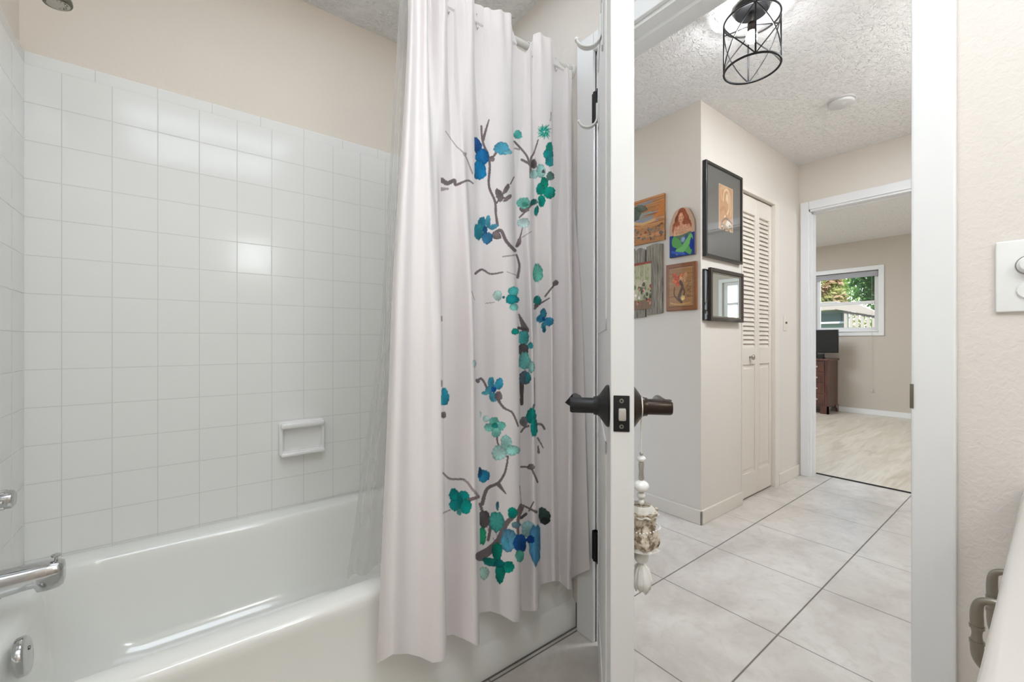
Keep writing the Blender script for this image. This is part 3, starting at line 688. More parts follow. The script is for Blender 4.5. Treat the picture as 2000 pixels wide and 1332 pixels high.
for i, f in enumerate(rowf):
    z = hem + (head - hem) * f
    a = np.clip((z - zm_) / (zt_ - zm_), 0, 1)[:, None]; b = np.clip((zm_ - z) / (zm_ - zb_), 0, 1)[:, None]
    a = a * a * (3 - 2 * a) * .5 + a * .5
    xy = Pm + (Pt - Pm) * a + (Pb - Pm) * b
    # small puckers near the head
    w = np.clip((z - 1.90) / .18, 0, 1)
    xy = xy.copy(); xy[:, 1] += w * .004 * np.sin(cpidx * 5.3 + 9 * (z - 1.9)) + .0012 * np.sin(cpidx * 1.3 + z * 5)
    xy[:, 1] = np.minimum(xy[:, 1], np.where(z > 2.04, 1.1005, 1.106))
    CO[i, :, :2] = xy; CO[i, :, 2] = z

class Canvas:
    def __init__(s, x0, y0, x1, y1, ss, bg, sx=1., sy=1., ox=0., oy=0.):
        s.x0, s.y0, s.ss = x0, y0, ss; s.w, s.h = int((x1 - x0) * ss), int((y1 - y0) * ss)
        s.c = np.ones((s.h, s.w, 3), np.float32) * np.array(bg, np.float32)
        s.t = (1., 1., 0., 0.); s.fat = 1.
    def _sub(s, cx0, cy0, cx1, cy1):
        a = max(int((cx0 - s.x0) * s.ss) - 2, 0); b = min(int((cx1 - s.x0) * s.ss) + 3, s.w)
        c = max(int((cy0 - s.y0) * s.ss) - 2, 0); d = min(int((cy1 - s.y0) * s.ss) + 3, s.h)
        if a >= b or c >= d: return None
        X, Y = np.meshgrid(s.x0 + (np.arange(a, b) + .5) / s.ss, s.y0 + (np.arange(c, d) + .5) / s.ss)
        return a, b, c, d, X, Y
    def _blend(s, box_, m, col, al):
        a, b, c, d = box_; m = (m * al)[..., None]
        s.c[c:d, a:b] = s.c[c:d, a:b] * (1 - m) + np.array(col, np.float32) * m
    def blob(s, x, y, rx, ry, col, rot=0, al=1., wob=.055, clip=None):
        rx, ry = rx * s.fat, ry * s.fat
        k, k2, ox_, oy_ = s.t; x, y, rx, ry = ox_ + x * k, oy_ + y * k2, rx * k, ry * k2
        r = max(rx, ry) * 1.3; q = s._sub(x - r, y - r, x + r, y + r)
        if q is None: return
        a, b, c, d, X, Y = q; th = math.radians(rot); dx, dy = X - x, Y - y
        u = (dx * math.cos(th) + dy * math.sin(th)) / rx; v = (-dx * math.sin(th) + dy * math.cos(th)) / ry
        ang = np.arctan2(v, u); e = np.hypot(u, v) / (1 + wob * np.sin(3 * ang + x) + wob * .5 * np.sin(5 * ang + y))
        e = e * (1 + .035 * np.sin(11 * ang + x * 2) + .03 * np.sin(7 * ang - y)); m = np.clip((1 - e) * min(rx, ry) * s.ss * .7 + .5, 0, 1)
        if clip: m = m * ((X >= ox_ + clip[0] * k) & (X <= ox_ + clip[1] * k))
        tone = 1.02 + .14 * np.sin(u * 1.7 + x) * np.cos(v * 1.9 + y) - .16 * np.clip((e - .72) / .28, 0, 1) + .05 * np.sin(9 * ang + x * 3)
        m3 = (m * al)[..., None]; s.c[c:d, a:b] = s.c[c:d, a:b] * (1 - m3) + np.clip(np.array(col, np.float32) * tone[..., None], 0, 255) * m3
    def stroke(s, pts, w, col, al=1.):
        k, k2, ox_, oy_ = s.t; pts = [(ox_ + x * k, oy_ + y * k2) for x, y in pts]
        if len(pts) > 2 and pts[0] != pts[-1]: pts = [tuple(p) for p in catmull(pts, len(pts) * 5)]
        n = len(pts)
        w = (w[0] * s.fat, w[1] * s.fat) if isinstance(w, tuple) else w * s.fat * 1.05
        ws = [w[0] + (w[1] - w[0]) * i / (n - 1) for i in range(n)] if isinstance(w, tuple) else [w] * n
        for (xa, ya), (xb, yb), wa, wb in zip(pts, pts[1:], ws, ws[1:]):
            wa, wb = wa * k / 2, wb * k / 2; W = max(wa, wb) + 2
            q = s._sub(min(xa, xb) - W, min(ya, yb) - W, max(xa, xb) + W, max(ya, yb) + W)
            if q is None: continue
            a, b, c, d, X, Y = q; L2 = max((xb - xa) ** 2 + (yb - ya) ** 2, 1e-9)
            f = np.clip(((X - xa) * (xb - xa) + (Y - ya) * (yb - ya)) / L2, 0, 1)
            dist = np.hypot(X - xa - f * (xb - xa), Y - ya - f * (yb - ya)); m = np.clip((wa + (wb - wa) * f - dist) * s.ss + .5, 0, 1)
            s._blend((a, b, c, d), m, col, al)
    def rect(s, x0, y0, x1, y1, col, al=1.):
        k, k2, ox_, oy_ = s.t; x0, x1, y0, y1 = ox_ + x0 * k, ox_ + x1 * k, oy_ + y0 * k2, oy_ + y1 * k2
        q = s._sub(x0, y0, x1, y1)
        if q is None: return
        a, b, c, d, X, Y = q; s._blend((a, b, c, d), ((X >= x0) & (X <= x1) & (Y >= y0) & (Y <= y1)).astype(np.float32), col, al)
    def at(s, x, y):
        i = np.clip(((x - s.x0) * s.ss).astype(int), 0, s.w - 1); j = np.clip(((y - s.y0) * s.ss).astype(int), 0, s.h - 1); return s.c[j, i]

CLOTH = (243, 237, 236)
cv = Canvas(855, 215, 1125, 1165, 2.5, CLOTH); cv.fat = 1.16
BR, BL, DK = (124, 112, 113), (172, 160, 160), (98, 90, 92)
cv.t = (1 / 2.96, 1 / 2.96, 840, 200)
for pts, w, c in [([(90, 165), (150, 250), (200, 300), (245, 410)], (4, 7), BL), ([(66, 448), (100, 465), (140, 450), (150, 475), (215, 450), (250, 468)], (26, 5), BR), ([(66, 500), (105, 498)], (20, 8), BL),
    ([(340, 100), (322, 160), (306, 215)], (6, 16), BR), ([(296, 135), (300, 200), (312, 250), (335, 300), (345, 370), (340, 480), (375, 570), (380, 640), (390, 710)], (10, 13), BR),
    ([(345, 330), (375, 300), (390, 260)], (10, 14), BR), ([(378, 590), (400, 560), (430, 550)], 8, BR), ([(485, 430), (465, 470)], 6, BR), ([(370, 755), (410, 740), (440, 800), (490, 855)], 16, BR),
    ([(487, 225), (520, 260), (560, 310), (575, 360)], 10, BR), ([(490, 265), (520, 270)], 8, BL), ([(530, 330), (572, 352)], 12, BR), ([(625, 215), (600, 290), (582, 330), (582, 430)], (6, 13), BR),
    ([(700, 50), (697, 105)], 4, BL), ([(515, 665), (550, 630), (585, 590)], (6, 13), BR), ([(500, 830), (520, 780), (535, 720)], (12, 4), BR), ([(530, 780), (585, 745)], 4, BL), ([(420, 890), (500, 880)], 6, BL),
    ([(500, 880), (516, 940), (506, 1010)], (9, 14), BR), ([(262, 988), (300, 965), (350, 990), (420, 980)], (12, 7), BR), ([(445, 978), (500, 998)], 4, BL), ([(605, 1190), (640, 1160), (690, 1130)], (12, 5), BR),
    ([(665, 1120), (700, 1075), (735, 1035)], 8, BR), ([(514, 1225), (552, 1315)], (8, 36), BR), ([(320, 1160), (370, 1155)], 4, BL), ([(240, 1090), (258, 1140)], 3, BL), ([(66, 1235), (68, 1262)], 7, BL)]: cv.stroke(pts, w, c)
for a in [(400, 535, 18, 34, BR, -20), (440, 500, 11, 30, BR, 30), (448, 552, 26, 10, BR, -40), (384, 768, 24, 19, BR, 30), (600, 355, 15, 24, DK), (545, 612, 24, 20, BR), (512, 808, 11, 26, BR, 20), (725, 1043, 16, 13, BR, -40), (620, 1165, 20, 10, DK, -40), (355, 325, 16, 14, BR), (200, 298, 9, 9, BL)]: cv.blob(*a)
W1 = (256, 900)
for a, cl in [((272, 250, 22, 48, (38, 88, 148), -18), W1), ((302, 312, 34, 38, (28, 112, 168)), W1), ((285, 390, 34, 50, (24, 126, 176)), W1), ((415, 265, 40, 32, (82, 166, 194), 15), None), ((450, 286, 22, 11, (120, 194, 210)), None), ((507, 185, 21, 22, (84, 176, 168)), None),
    ((640, 395, 24, 34, (150, 198, 192)), None), ((600, 415, 20, 22, (170, 205, 202)), None), ((690, 265, 18, 32, (30, 150, 132)), (600, 712)), ((684, 300, 26, 26, (24, 140, 140)), (600, 712)), ((692, 340, 22, 26, (40, 150, 155)), (600, 712)), ((695, 425, 20, 22, (88, 124, 116)), None), ((655, 398, 8, 9, DK), None),
    ((660, 465, 20, 30, (0, 132, 110)), None), ((688, 520, 32, 30, (10, 158, 140)), None), ((638, 500, 22, 30, (0, 140, 122)), None), ((645, 568, 18, 30, (0, 146, 130)), None), ((615, 625, 11, 26, (20, 118, 112), 10), None), ((600, 575, 20, 15, (48, 108, 106), -20), None),
    ((540, 580, 34, 28, (118, 198, 182)), None), ((548, 588, 16, 12, (70, 150, 130)), None), ((540, 695, 32, 24, (200, 224, 220)), None), ((300, 692, 20, 27, (44, 128, 152)), W1), ((335, 688, 13, 32, (70, 150, 170)), W1), ((278, 745, 26, 40, (48, 138, 152)), W1), ((330, 782, 28, 30, (54, 118, 156)), W1), ((366, 718, 24, 13, (80, 150, 175), -20), W1), ((318, 735, 12, 18, (26, 84, 124)), W1),
    ((622, 985, 26, 46, (112, 190, 172)), (594, 900)), ((390, 1115, 22, 26, (178, 212, 204)), None), ((482, 1092, 26, 26, (84, 186, 182)), None), ((475, 1138, 34, 24, (24, 142, 146)), None), ((485, 1182, 22, 18, (128, 198, 188)), None), ((425, 1125, 7, 7, (30, 110, 120)), None),
    ((620, 1142, 20, 22, (44, 132, 124)), None), ((655, 1218, 17, 24, (60, 130, 150)), None), ((636, 1250, 18, 20, (48, 134, 168)), None), ((686, 1265, 25, 22, (58, 140, 180)), None), ((656, 1290, 12, 18, (60, 150, 160)), None), ((656, 1250, 8, 10, (30, 80, 140)), None), ((492, 1320, 18, 12, (12, 142, 126)), None)]:
    cv.blob(*a, clip=cl)
for k in range(22):
    a = k * 2 * math.pi / 22 + .2; r0, r1 = 10 + 6 * (k % 2), 34 + 16 * ((k * 7) % 5) / 5
    cv.stroke([(660 + r0 * math.cos(a), 168 + r0 * math.sin(a)), (660 + r1 * math.cos(a + .25), 168 + r1 * math.sin(a + .25))], (9, 3), (28, 150, 134) if k % 3 else (110, 200, 180))
cv.t = (1 / 2.56, 1 / 2.56, 840, 640)
for pts, w, c in [([(235, 265), (258, 255), (285, 300)], 9, BR), ([(235, 262), (240, 268)], 14, BR), ([(340, 360), (370, 400), (412, 425), (440, 490)], (12, 7), BR), ([(335, 540), (340, 580), (385, 645)], 7, BR), ([(390, 640), (375, 720), (340, 775), (285, 805), (260, 880)], (7, 17), BR),
    ([(340, 780), (380, 830)], (20, 5), BR), ([(65, 725), (100, 755), (170, 760), (215, 810), (240, 840)], (8, 12), BL), ([(65, 723), (100, 752), (172, 757)], 4, BR), ([(190, 862), (242, 845)], (18, 12), (140, 120, 124)), ([(65, 925), (100, 910)], 5, BL), ([(522, 250), (523, 380)], 4, BL), ([(520, 385), (510, 420)], 9, (110, 130, 130)),
    ([(455, 520), (470, 500), (492, 490)], 8, BR), ([(540, 480), (560, 485), (572, 505)], 9, BR), ([(538, 550), (552, 575), (566, 600)], (8, 4), BR), ([(540, 590), (543, 622)], (5, 12), BR), ([(455, 695), (500, 698), (520, 730), (537, 770)], 8, BR), ([(250, 880), (270, 940), (300, 990), (290, 1060)], 12, BR),
    ([(455, 882), (430, 930), (380, 980), (345, 1060), (300, 1110), (250, 1142)], (10, 42), BR), ([(455, 882), (510, 910), (530, 920)], (6, 13), BR), ([(517, 870), (495, 915)], 6, BR), ([(460, 900), (440, 960), (440, 1040)], (16, 10), (130, 112, 108)), ([(480, 930), (455, 950)], 12, DK), ([(448, 790), (456, 880)], 3, BL), ([(57, 265), (58, 290)], 8, BL), ([(458, 260), (458, 380)], (20, 14), (92, 84, 84)), ([(443, 0), (480, 8)], 12, DK)]: cv.stroke(pts, w, c)
C2 = (444, 900); C3 = (56, 900); C4 = (248, 900)
for a, cl in [((425, 18, 16, 14, (10, 146, 132)), None), ((465, 50, 26, 32, (84, 182, 178)), C2), ((465, 110, 24, 28, (94, 88, 88)), C2), ((502, 88, 12, 14, (60, 160, 168)), None), ((472, 165, 26, 38, (116, 192, 186)), C2), ((507, 195, 14, 26, (148, 196, 190)), None), ((474, 250, 26, 30, (96, 112, 124)), C2), ((490, 248, 11, 24, (60, 146, 156)), None), ((570, 8, 8, 14, (30, 110, 130)), None),
    ((70, 345, 22, 38, (44, 152, 176)), C3), ((66, 435, 13, 14, (130, 118, 118)), C3), ((305, 275, 14, 26, (70, 160, 186)), None), ((344, 280, 18, 26, (62, 158, 190), 20), None), ((294, 312, 16, 17, (78, 160, 184)), None), ((276, 325, 16, 9, (90, 180, 190)), None), ((318, 346, 20, 20, (74, 158, 180)), None), ((318, 308, 11, 13, (22, 92, 164)), None), ((342, 340, 16, 20, BR), None),
    ((320, 470, 20, 22, (110, 196, 178)), None), ((300, 497, 26, 18, (126, 202, 188)), None), ((350, 490, 24, 20, (116, 200, 186)), None), ((330, 522, 20, 22, (130, 202, 190)), None), ((324, 488, 14, 12, (40, 152, 140)), None), ((380, 572, 24, 32, (160, 212, 204)), None), ((412, 612, 32, 22, (150, 212, 202)), None), ((345, 625, 32, 32, (176, 218, 210)), None),
    ((268, 740, 26, 28, (40, 130, 166)), None), ((250, 722, 8, 22, (32, 80, 110)), None), ((120, 835, 22, 28, (0, 142, 138)), None), ((166, 838, 26, 20, (8, 150, 146)), None), ((176, 892, 28, 32, (0, 156, 146)), None), ((125, 886, 26, 24, (10, 146, 144)), None), ((146, 920, 11, 15, (80, 170, 165)), None), ((150, 862, 12, 18, (0, 120, 120)), None),
    ((505, 440, 22, 34, (10, 142, 132), 10), None), ((520, 495, 15, 44, (12, 148, 142)), None), ((468, 468, 17, 22, (130, 126, 128)), C2), ((505, 695, 16, 13, BR), None), ((270, 955, 26, 38, DK), C4), ((333, 968, 32, 44, (74, 170, 160)), None), ((412, 924, 21, 24, (0, 146, 130)), None), ((258, 1040, 20, 38, (40, 152, 112)), C4), ((337, 890, 7, 20, (60, 110, 130)), None),
    ((570, 940, 26, 38, (62, 80, 76), -20), (543, 900)), ((575, 965, 18, 16, (50, 52, 50)), None), ((395, 1062, 38, 50, (92, 152, 182)), None), ((375, 1075, 18, 30, (80, 170, 200)), None), ((450, 1078, 28, 42, (28, 92, 162)), None), ((430, 985, 20, 14, (100, 136, 146)), None), ((492, 1005, 32, 34, (166, 212, 212)), None), ((528, 1080, 30, 86, (84, 152, 192)), (440, 551)), ((502, 1058, 18, 17, (18, 72, 146)), None), ((448, 1140, 19, 26, (94, 184, 166)), None),
    ((335, 1120, 22, 42, (0, 130, 112)), None), ((302, 1170, 36, 18, (20, 130, 120), 15), None), ((386, 1195, 32, 25, (0, 152, 134)), None), ((350, 1228, 21, 42, (0, 128, 112)), None), ((345, 1178, 22, 18, (0, 108, 108)), None), ((270, 1225, 22, 28, (176, 212, 200)), C4), ((222, 178, 8, 16, (190, 208, 206)), None), ((280, 455, 14, 14, (190, 218, 212)), None), ((245, 432, 10, 14, (190, 216, 212)), C4)]:
    cv.blob(*a, clip=cl)
for k in range(5): cv.stroke([(285 + 40 * k % 90, 990 + 20 * k), (300 + 40 * k % 90, 1040 + 14 * k)], 4, (140, 128, 128), .5)

# cloth colours: the motif only lies on the faces of the folds that carry it
flat = CO.reshape(-1, 3).astype(np.float64)
fw_ = flat[:, 0] * C_ + flat[:, 1] * S_; U = 1000 + FPX * (flat[:, 0] * S_ - flat[:, 1] * C_) / fw_; V = 665.5 - FPX * (flat[:, 2] - CH) / fw_
rgb = cv.at(U, V)
outside = (U < 861) | (U > 1096) | (V < 218) | (V > 1160)
rgb[outside] = CLOTH
# pleats that turn away carry plain cloth
Uq = U.reshape(NRW, NC); runmax = np.maximum.accumulate(Uq, axis=1); hidden = (Uq < runmax - .8).reshape(-1); rgb[hidden] = CLOTH
lc = rgb.astype(np.float32) / 255; lc = np.where(lc <= .04045, lc / 12.92, ((lc + .055) / 1.055) ** 2.4)
def grid_mesh(name, CO, colors=None):
    nr, nc = CO.shape[:2]; me = bpy.data.meshes.new(name)
    ii = np.arange(nr * nc).reshape(nr, nc); q = np.stack([ii[:-1, :-1], ii[:-1, 1:], ii[1:, 1:], ii[1:, :-1]], -1).reshape(-1, 4)
    me.vertices.add(nr * nc); me.vertices.foreach_set('co', CO.astype(np.float32).ravel())
    me.loops.add(q.size); me.loops.foreach_set('vertex_index', q.ravel().astype(np.int32))
    me.polygons.add(len(q)); me.polygons.foreach_set('loop_start', (np.arange(len(q)) * 4).astype(np.int32)); me.polygons.foreach_set('loop_total', np.full(len(q), 4, np.int32))
    me.update(calc_edges=True); me.polygons.foreach_set('use_smooth', np.ones(len(q), bool))
    if colors is not None:
        ca = me.color_attributes.new('Col', 'BYTE_COLOR', 'POINT'); ca.data.foreach_set('color', np.concatenate([colors, np.ones((len(colors), 1), np.float32)], 1).astype(np.float32).ravel())
    return me
org = Vector((.8, 1.06, .17))
me = grid_mesh('shower_curtain', CO - np.array(org, np.float32), lc); me.materials.append(M['cloth'])
croot = thing('shower_curtain', 'white shower curtain printed with teal and blue blossoms on grey branches', 'shower curtain', org)
cc_ = bpy.data.objects.new('printed_panel', me); COL.objects.link(cc_); cc_.parent = croot
# hem fold: a narrow doubled strip along the bottom edge
hc = CO[:14].copy(); hc[:, :, 1] -= .0012
me = grid_mesh('hem', hc - np.array(org, np.float32), np.tile(np.array([lin(CLOTH)], np.float32), (hc.shape[0] * NC, 1))); me.materials.append(M['cloth'])
he = bpy.data.objects.new('hem', me); COL.objects.link(he); he.parent = croot
# liner
lt = [(782, 1.128), (787, 1.138), (795, 1.132), (805, 1.142), (818, 1.134), (835, 1.142), (860, 1.134), (900, 1.142), (940, 1.134), (980, 1.142), (1020, 1.134), (1060, 1.142), (1100, 1.136), (1116, 1.134)]
lm = [(742, 1.150), (748, 1.172), (760, 1.158), (772, 1.184), (790, 1.162), (815, 1.184), (850, 1.160), (895, 1.182), (935, 1.160), (975, 1.180), (1010, 1.160), (1050, 1.176), (1090, 1.160), (1104, 1.150)]
lb = [(676, 1.225), (690, 1.262), (712, 1.236), (738, 1.272), (765, 1.240), (795, 1.268), (830, 1.236), (870, 1.262), (905, 1.234), (940, 1.258), (975, 1.232), (1010, 1.252), (1045, 1.230), (1060, 1.225)]
Pt2, Pm2, Pb2 = (catmull(plan(c), 260) for c in (lt, lm, lb)); LC = np.empty((120, 260, 3), np.float32)
for i in range(120):
    f = i / 119; z = 0.378 + (2.05 - 0.378) * f
    a = max((z - 1.058) / (2.05 - 1.058), 0); b = max((1.058 - z) / (1.058 - 0.378), 0)
    LC[i, :, :2] = Pm2 + (Pt2 - Pm2) * a + (Pb2 - Pm2) * b; LC[i, :, 2] = z
lo_ = Vector((.8, 1.2, 0.378)); me = grid_mesh('shower_liner', LC - np.array(lo_, np.float32)); me.materials.append(M['liner'])
ln = bpy.data.objects.new('shower_liner', me); COL.objects.link(ln); ln.location = lo_; tag(ln, 'clear frosted plastic liner hanging inside the bathtub', 'shower liner')
# hooks on the rod
hk = None
for k, (px, lab) in enumerate(((803, 'thin metal curtain hook at the free left edge of the curtain'), (869, 'metal curtain hook in the second gathered fold from the left'), (925, 'metal curtain hook beside the deep fold above the blue petals'), (982, 'metal curtain hook left of the bare stretch of rod'), (1030, 'metal curtain hook on the bare stretch of rod'), (1078, 'metal curtain hook right of the bare stretch of rod'), (1108, 'metal curtain hook nearest the door casing'))):
    x = ray(px, 665.5).x / ray(px, 665.5).y * RY
    if hk is None:
        hk = thing('curtain_hook', lab, 'hook', (x, RY, RZ_), 'shower curtain hooks on the rod')
        bm = bm_new(); tube(bm, arc((x, RY, RZ_ - .004), (0, 1, 0), (0, 0, 1), .0175, -1.2, 4.0, 24), .0014, 8)
        tube(bm, [(x, RY - .0105, RZ_ - .020), (x + .002, RY - .016, RZ_ - .040), (x + .001, RY - .020, RZ_ - .050), (x, RY - .028, RZ_ - .046)], .0014, 8)
        wire = obj('wire', bm, M['chrome'], hk, 60)
        bm = bm_new()
        for j in range(5): 
            q = arc((x, RY, RZ_ - .004), (0, 1, 0), (0, 0, 1), .0175, 1.1 + j * .25, 1.1 + j * .25 + .01, 1)[0]; g = bmesh.ops.create_icosphere(bm, subdivisions=2, radius=.0026)
            for v in g['verts']: v.co += q
        rol = obj('roller', bm, M['chrome'], hk, 180)
    else:
        c = hk.copy(); COL.objects.link(c); c.location = (x, RY, RZ_); c['label'] = lab
        for ch in (wire, rol): q = ch.copy(); COL.objects.link(q); q.parent = c

# ------------------------------------------------------------------ vanity at the lower right
e0 = P(1907, 1311, 'z', .812); VYF = e0.y
van = thing('vanity', 'white vanity with a pale glossy top and nickel bow pulls at lower right', 'vanity', (.70, -.25, 0))
bm = bm_new(); box(bm, .30, TUBX1 - .001, -.639, VYF, .780, .812, .011, 4); obj('countertop', bm, M['counter'], van, 60, label='glossy off-white countertop')
bm = bm_new(); box(bm, .32, TUBX1 - .001, -.639, VYF - .030, .09, .780); box(bm, .32, TUBX1 - .001, -.639, VYF - .09, 0, .09); obj('cabinet_body', bm, M['cabinet'], van)
for a, b in ((.33, .725), (.735, 1.14)):
    bm = bm_new(); box(bm, a, b, VYF - .030, VYF - .012, .11, .77, .004); dd_ = obj('cabinet_door', bm, M['cabinet'], van, 40)
def pull(px, pyt, pyb, prot):
    y = VYF - .012 + prot; t_ = P(px, pyt, 'y', y); z1 = t_.z; z0 = P(px, pyb, 'y', y).z; x = t_.x
    bm = bm_new(); k = 6; yb = VYF - .012
    pts = [(x, yb, z1 - .004), (x, yb + prot * .55, z1 - .001), (x, y - .004, z1 - .006), (x, y, z1 - .018), (x, y, (z0 + z1) / 2 + .012), (x, y, (z0 + z1) / 2), (x, y, (z0 + z1) / 2 - .012), (x, y - .002, z0 + .018), (x, y - prot * .35, z0 + .006), (x, yb, z0)]
    pts = [Vector(p) for p in catmull([tuple(p) for p in pts], 46)]
    tube(bm, pts, [float(v) for v in catmull([.0052, .0044, .0048, .0062, .0066, .005, .0066, .0062, .0048, .004], 46)], 14)
    for dz in (.010, -.010): tube(bm, [(x, y, (z0 + z1) / 2 + dz - .002), (x, y, (z0 + z1) / 2 + dz + .002)], .0074, 14)
    lathe(bm, (x, yb, z1 - .004), (0, 1, 0), [(0, 0), (0, .010), (.003, .009), (.003, 0)], 16)
    obj('pull_handle', bm, M['pull'], van, 60, label='brushed nickel bow pull')
pull(1908, 1163, 1313, .040); pull(1938, 1108, 1250, .038)

# ------------------------------------------------------------------ wall plate by the doorway
w0 = P(1944, 540, 'x', TUBX1 - .006); wz1, wz0 = P(1944, 473, 'x', TUBX1 - .006).z, P(1944, 610, 'x', TUBX1 - .006).z
sw = thing('switch_plate', 'white wall plate with round controls beside the doorway casing', 'switch', (TUBX1, w0.y - .035, wz0))
bm = bm_new(); box(bm, TUBX1 - .007, TUBX1 - .0005, w0.y - .115, w0.y, wz0, wz1, .0028, 3); obj('cover_plate', bm, M['plastic'], sw, 40)
ky = P(1998, 515, 'x', TUBX1 - .012).y - .008
bm = bm_new(); kz = P(1998, 517, 'x', TUBX1 - .012).z
lathe(bm, (TUBX1 - .007, ky, kz), (-1, 0, 0), [(0, 0), (0, .0155), (.003, .0155), (.004, .0145), (.015, .0125), (.017, .011), (.017, 0)], 36); kn = obj('control_knob', bm, M['plastic'], sw, 40)
bm = bm_new(); lathe(bm, (TUBX1 - .0072, ky, kz), (-1, 0, 0), [(0, 0), (0, .0172), (.0012, .0172), (.0012, 0)], 36); obj('collar', bm, M['screw'], kn, 40, label='thin metal ring')
bm = bm_new(); kz2 = P(1998, 566, 'x', TUBX1 - .012).z
lathe(bm, (TUBX1 - .007, ky, kz2), (-1, 0, 0), [(0, 0), (0, .0165), (.002, .016), (.0035, .0145), (.004, 0)], 36); rc_ = obj('outlet_face', bm, M['plastic'], sw, 40)
bm = bm_new(); box(bm, TUBX1 - .0115, TUBX1 - .0108, ky + .0045, ky + .0065, kz2 - .004, kz2 + .006); box(bm, TUBX1 - .0115, TUBX1 - .0108, ky - .0065, ky - .0045, kz2 - .004, kz2 + .006); obj('outlet_slot', bm, M['nickel_dark'], rc_)
# small hall switch past the closet
q = P(1533, 631, 'y', PY)
s2_ = thing('switch_plate', 'small beige toggle switch plate between closet and bedroom door', 'switch', (q.x, PY, q.z - .05))
bm = bm_new(); box(bm, q.x - .033, q.x + .033, PY - .006, PY - .0005, q.z - .056, q.z + .056, .002); obj('cover_plate', bm, M['beige_trim'], s2_, 40)
bm = bm_new(); box(bm, q.x - .005, q.x + .005, PY - .016, PY - .005, q.z - .004, q.z + .012, .002); obj('toggle', bm, M['nickel_dark'], s2_, 40)

# ------------------------------------------------------------------ hall ceiling fixtures
LX, LY = 1.868, .783
lf = thing('ceiling_light', 'black wire cage ceiling light with a lit bulb', 'ceiling light', (LX, LY, CEIL))
bm = bm_new(); lathe(bm, (LX, LY, CEIL), (0, 0, -1), [(0, 0), (0, .066), (.018, .066), (.026, .060), (.028, 0)], 40); obj('canopy', bm, M['black'], lf, 40)
bm = bm_new(); lathe(bm, (LX, LY, CEIL - .028), (0, 0, -1), [(0, 0), (0, .0055), (.045, .0055), (.045, 0)], 16); obj('stem', bm, M['nickel'], lf, 40, label='pale nickel stem')
bm = bm_new(); lathe(bm, (LX, LY, CEIL - .066), (0, 0, -1), [(0, 0), (0, .013), (.004, .016), (.030, .016), (.038, .015), (.038, 0)], 24); obj('socket', bm, M['bronze'], lf, 40)
bz = 2.318
bm = bm_new(); K = 20; rb_ = .0225
lathe(bm, (LX, LY, bz), (0, 0, 1), [(-rb_ * math.cos(math.pi * i / K * .82), max(rb_ * math.sin(math.pi * i / K * .82), 0)) for i in range(K + 1)] + [(.024, .0095), (.026, 0)], 28); bulb_o = obj('bulb', bm, M['bulb'], lf, 180, label='glowing round bulb')
ZB_, ZT_, CR = 2.188, 2.392, .104
bm = bm_new()
for z, rr_, cr in ((ZB_, .0044, CR), (ZT_, .0036, CR)):
    bm = bm_new(); tube(bm, [(LX + cr * math.cos(a), LY + cr * math.sin(a), z) for a in [2 * math.pi * j / 64 for j in range(64)]], rr_, 8, closed=True); obj('cage_ring', bm, M['black'], lf, 60)
va = [math.radians(x) for x in (-60, 30, 120, 210)]
for a in va:
    bm = bm_new(); tube(bm, [(LX + CR * math.cos(a), LY + CR * math.sin(a), ZB_), (LX + CR * math.cos(a), LY + CR * math.sin(a), ZT_)], .0036, 8); obj('cage_bar', bm, M['black'], lf, 60)
for k, a in enumerate(va):
    for (z0, z1) in ((ZB_, ZT_), (ZT_, ZB_)):
        bm = bm_new(); tube(bm, [(LX + CR * math.cos(a + math.pi / 2 * i / 18), LY + CR * math.sin(a + math.pi / 2 * i / 18), z0 + (z1 - z0) * i / 18) for i in range(19)], .0024, 6); obj('cage_rib', bm, M['black'], lf, 60)
for a in (va[0], va[2]):
    bm = bm_new(); tube(bm, [(LX + CR * math.cos(a), LY + CR * math.sin(a), 2.350), (LX + .014 * math.cos(a), LY + .014 * math.sin(a), 2.366)], .0024, 8); obj('cage_spoke', bm, M['black'], lf, 60)
q = P(1643, 200, 'z', CEIL - .015)
sd_ = thing('smoke_detector', 'round white smoke detector on the hall ceiling', 'smoke detector', (q.x, q.y, CEIL))
bm = bm_new(); lathe(bm, (q.x, q.y, CEIL), (0, 0, -1), [(0, 0), (0, .066), (.010, .066), (.011, .058), (.016, .058), (.017, .062), (.026, .060), (.033, .045), (.035, 0)], 48); obj('housing', bm, M['detector'], sd_, 30)
bm = bm_new(); lathe(bm, (q.x - .02, q.y - .02, CEIL - .034), (0, 0, -1), [(0, 0), (0, .014), (.002, .012), (.002, 0)], 20); obj('test_button', bm, M['white_metal'], sd_, 40)

# ------------------------------------------------------------------ pictures
def relief(name, CO, colors, parent, m):
    o_ = ROOT[parent.name]; me = grid_mesh(name, CO - np.array(o_, np.float32), colors); me.materials.append(m)
    ob = bpy.data.objects.new(name, me); COL.objects.link(ob); ob.parent = parent; return ob
def tolin(c): c = c.astype(np.float32) / 255; return np.where(c <= .04045, c / 12.92, ((c + .055) / 1.055) ** 2.4)
XP = PX - .016
def plaque_face(root, name, y_left, y_right, z0, z1, x, cvs, m, n=150, shape=None, relief_amp=.0):
    # the face of a plaque on the hall wall; canvas coordinates run 0..100 across (picture left to right) and 0..100 down
    nn = n; us = np.linspace(0, 1, nn); vs = np.linspace(0, 1, nn); Uu, Vv = np.meshgrid(us, vs)
    c = cvs.at(Uu.ravel() * 100, Vv.ravel() * 100)
    if shape is not None: Yc = shape(Uu, Vv)
    else: Yc = y_left + (y_right - y_left) * Uu
    Z = z1 + (z0 - z1) * Vv
    g = c.mean(axis=1).reshape(nn, nn) / 255
    Xc = x - relief_amp * g
    return relief(name, np.stack([Xc, Yc, Z], -1).astype(np.float32), tolin(c), root, m)
rn = np.random.RandomState(5)
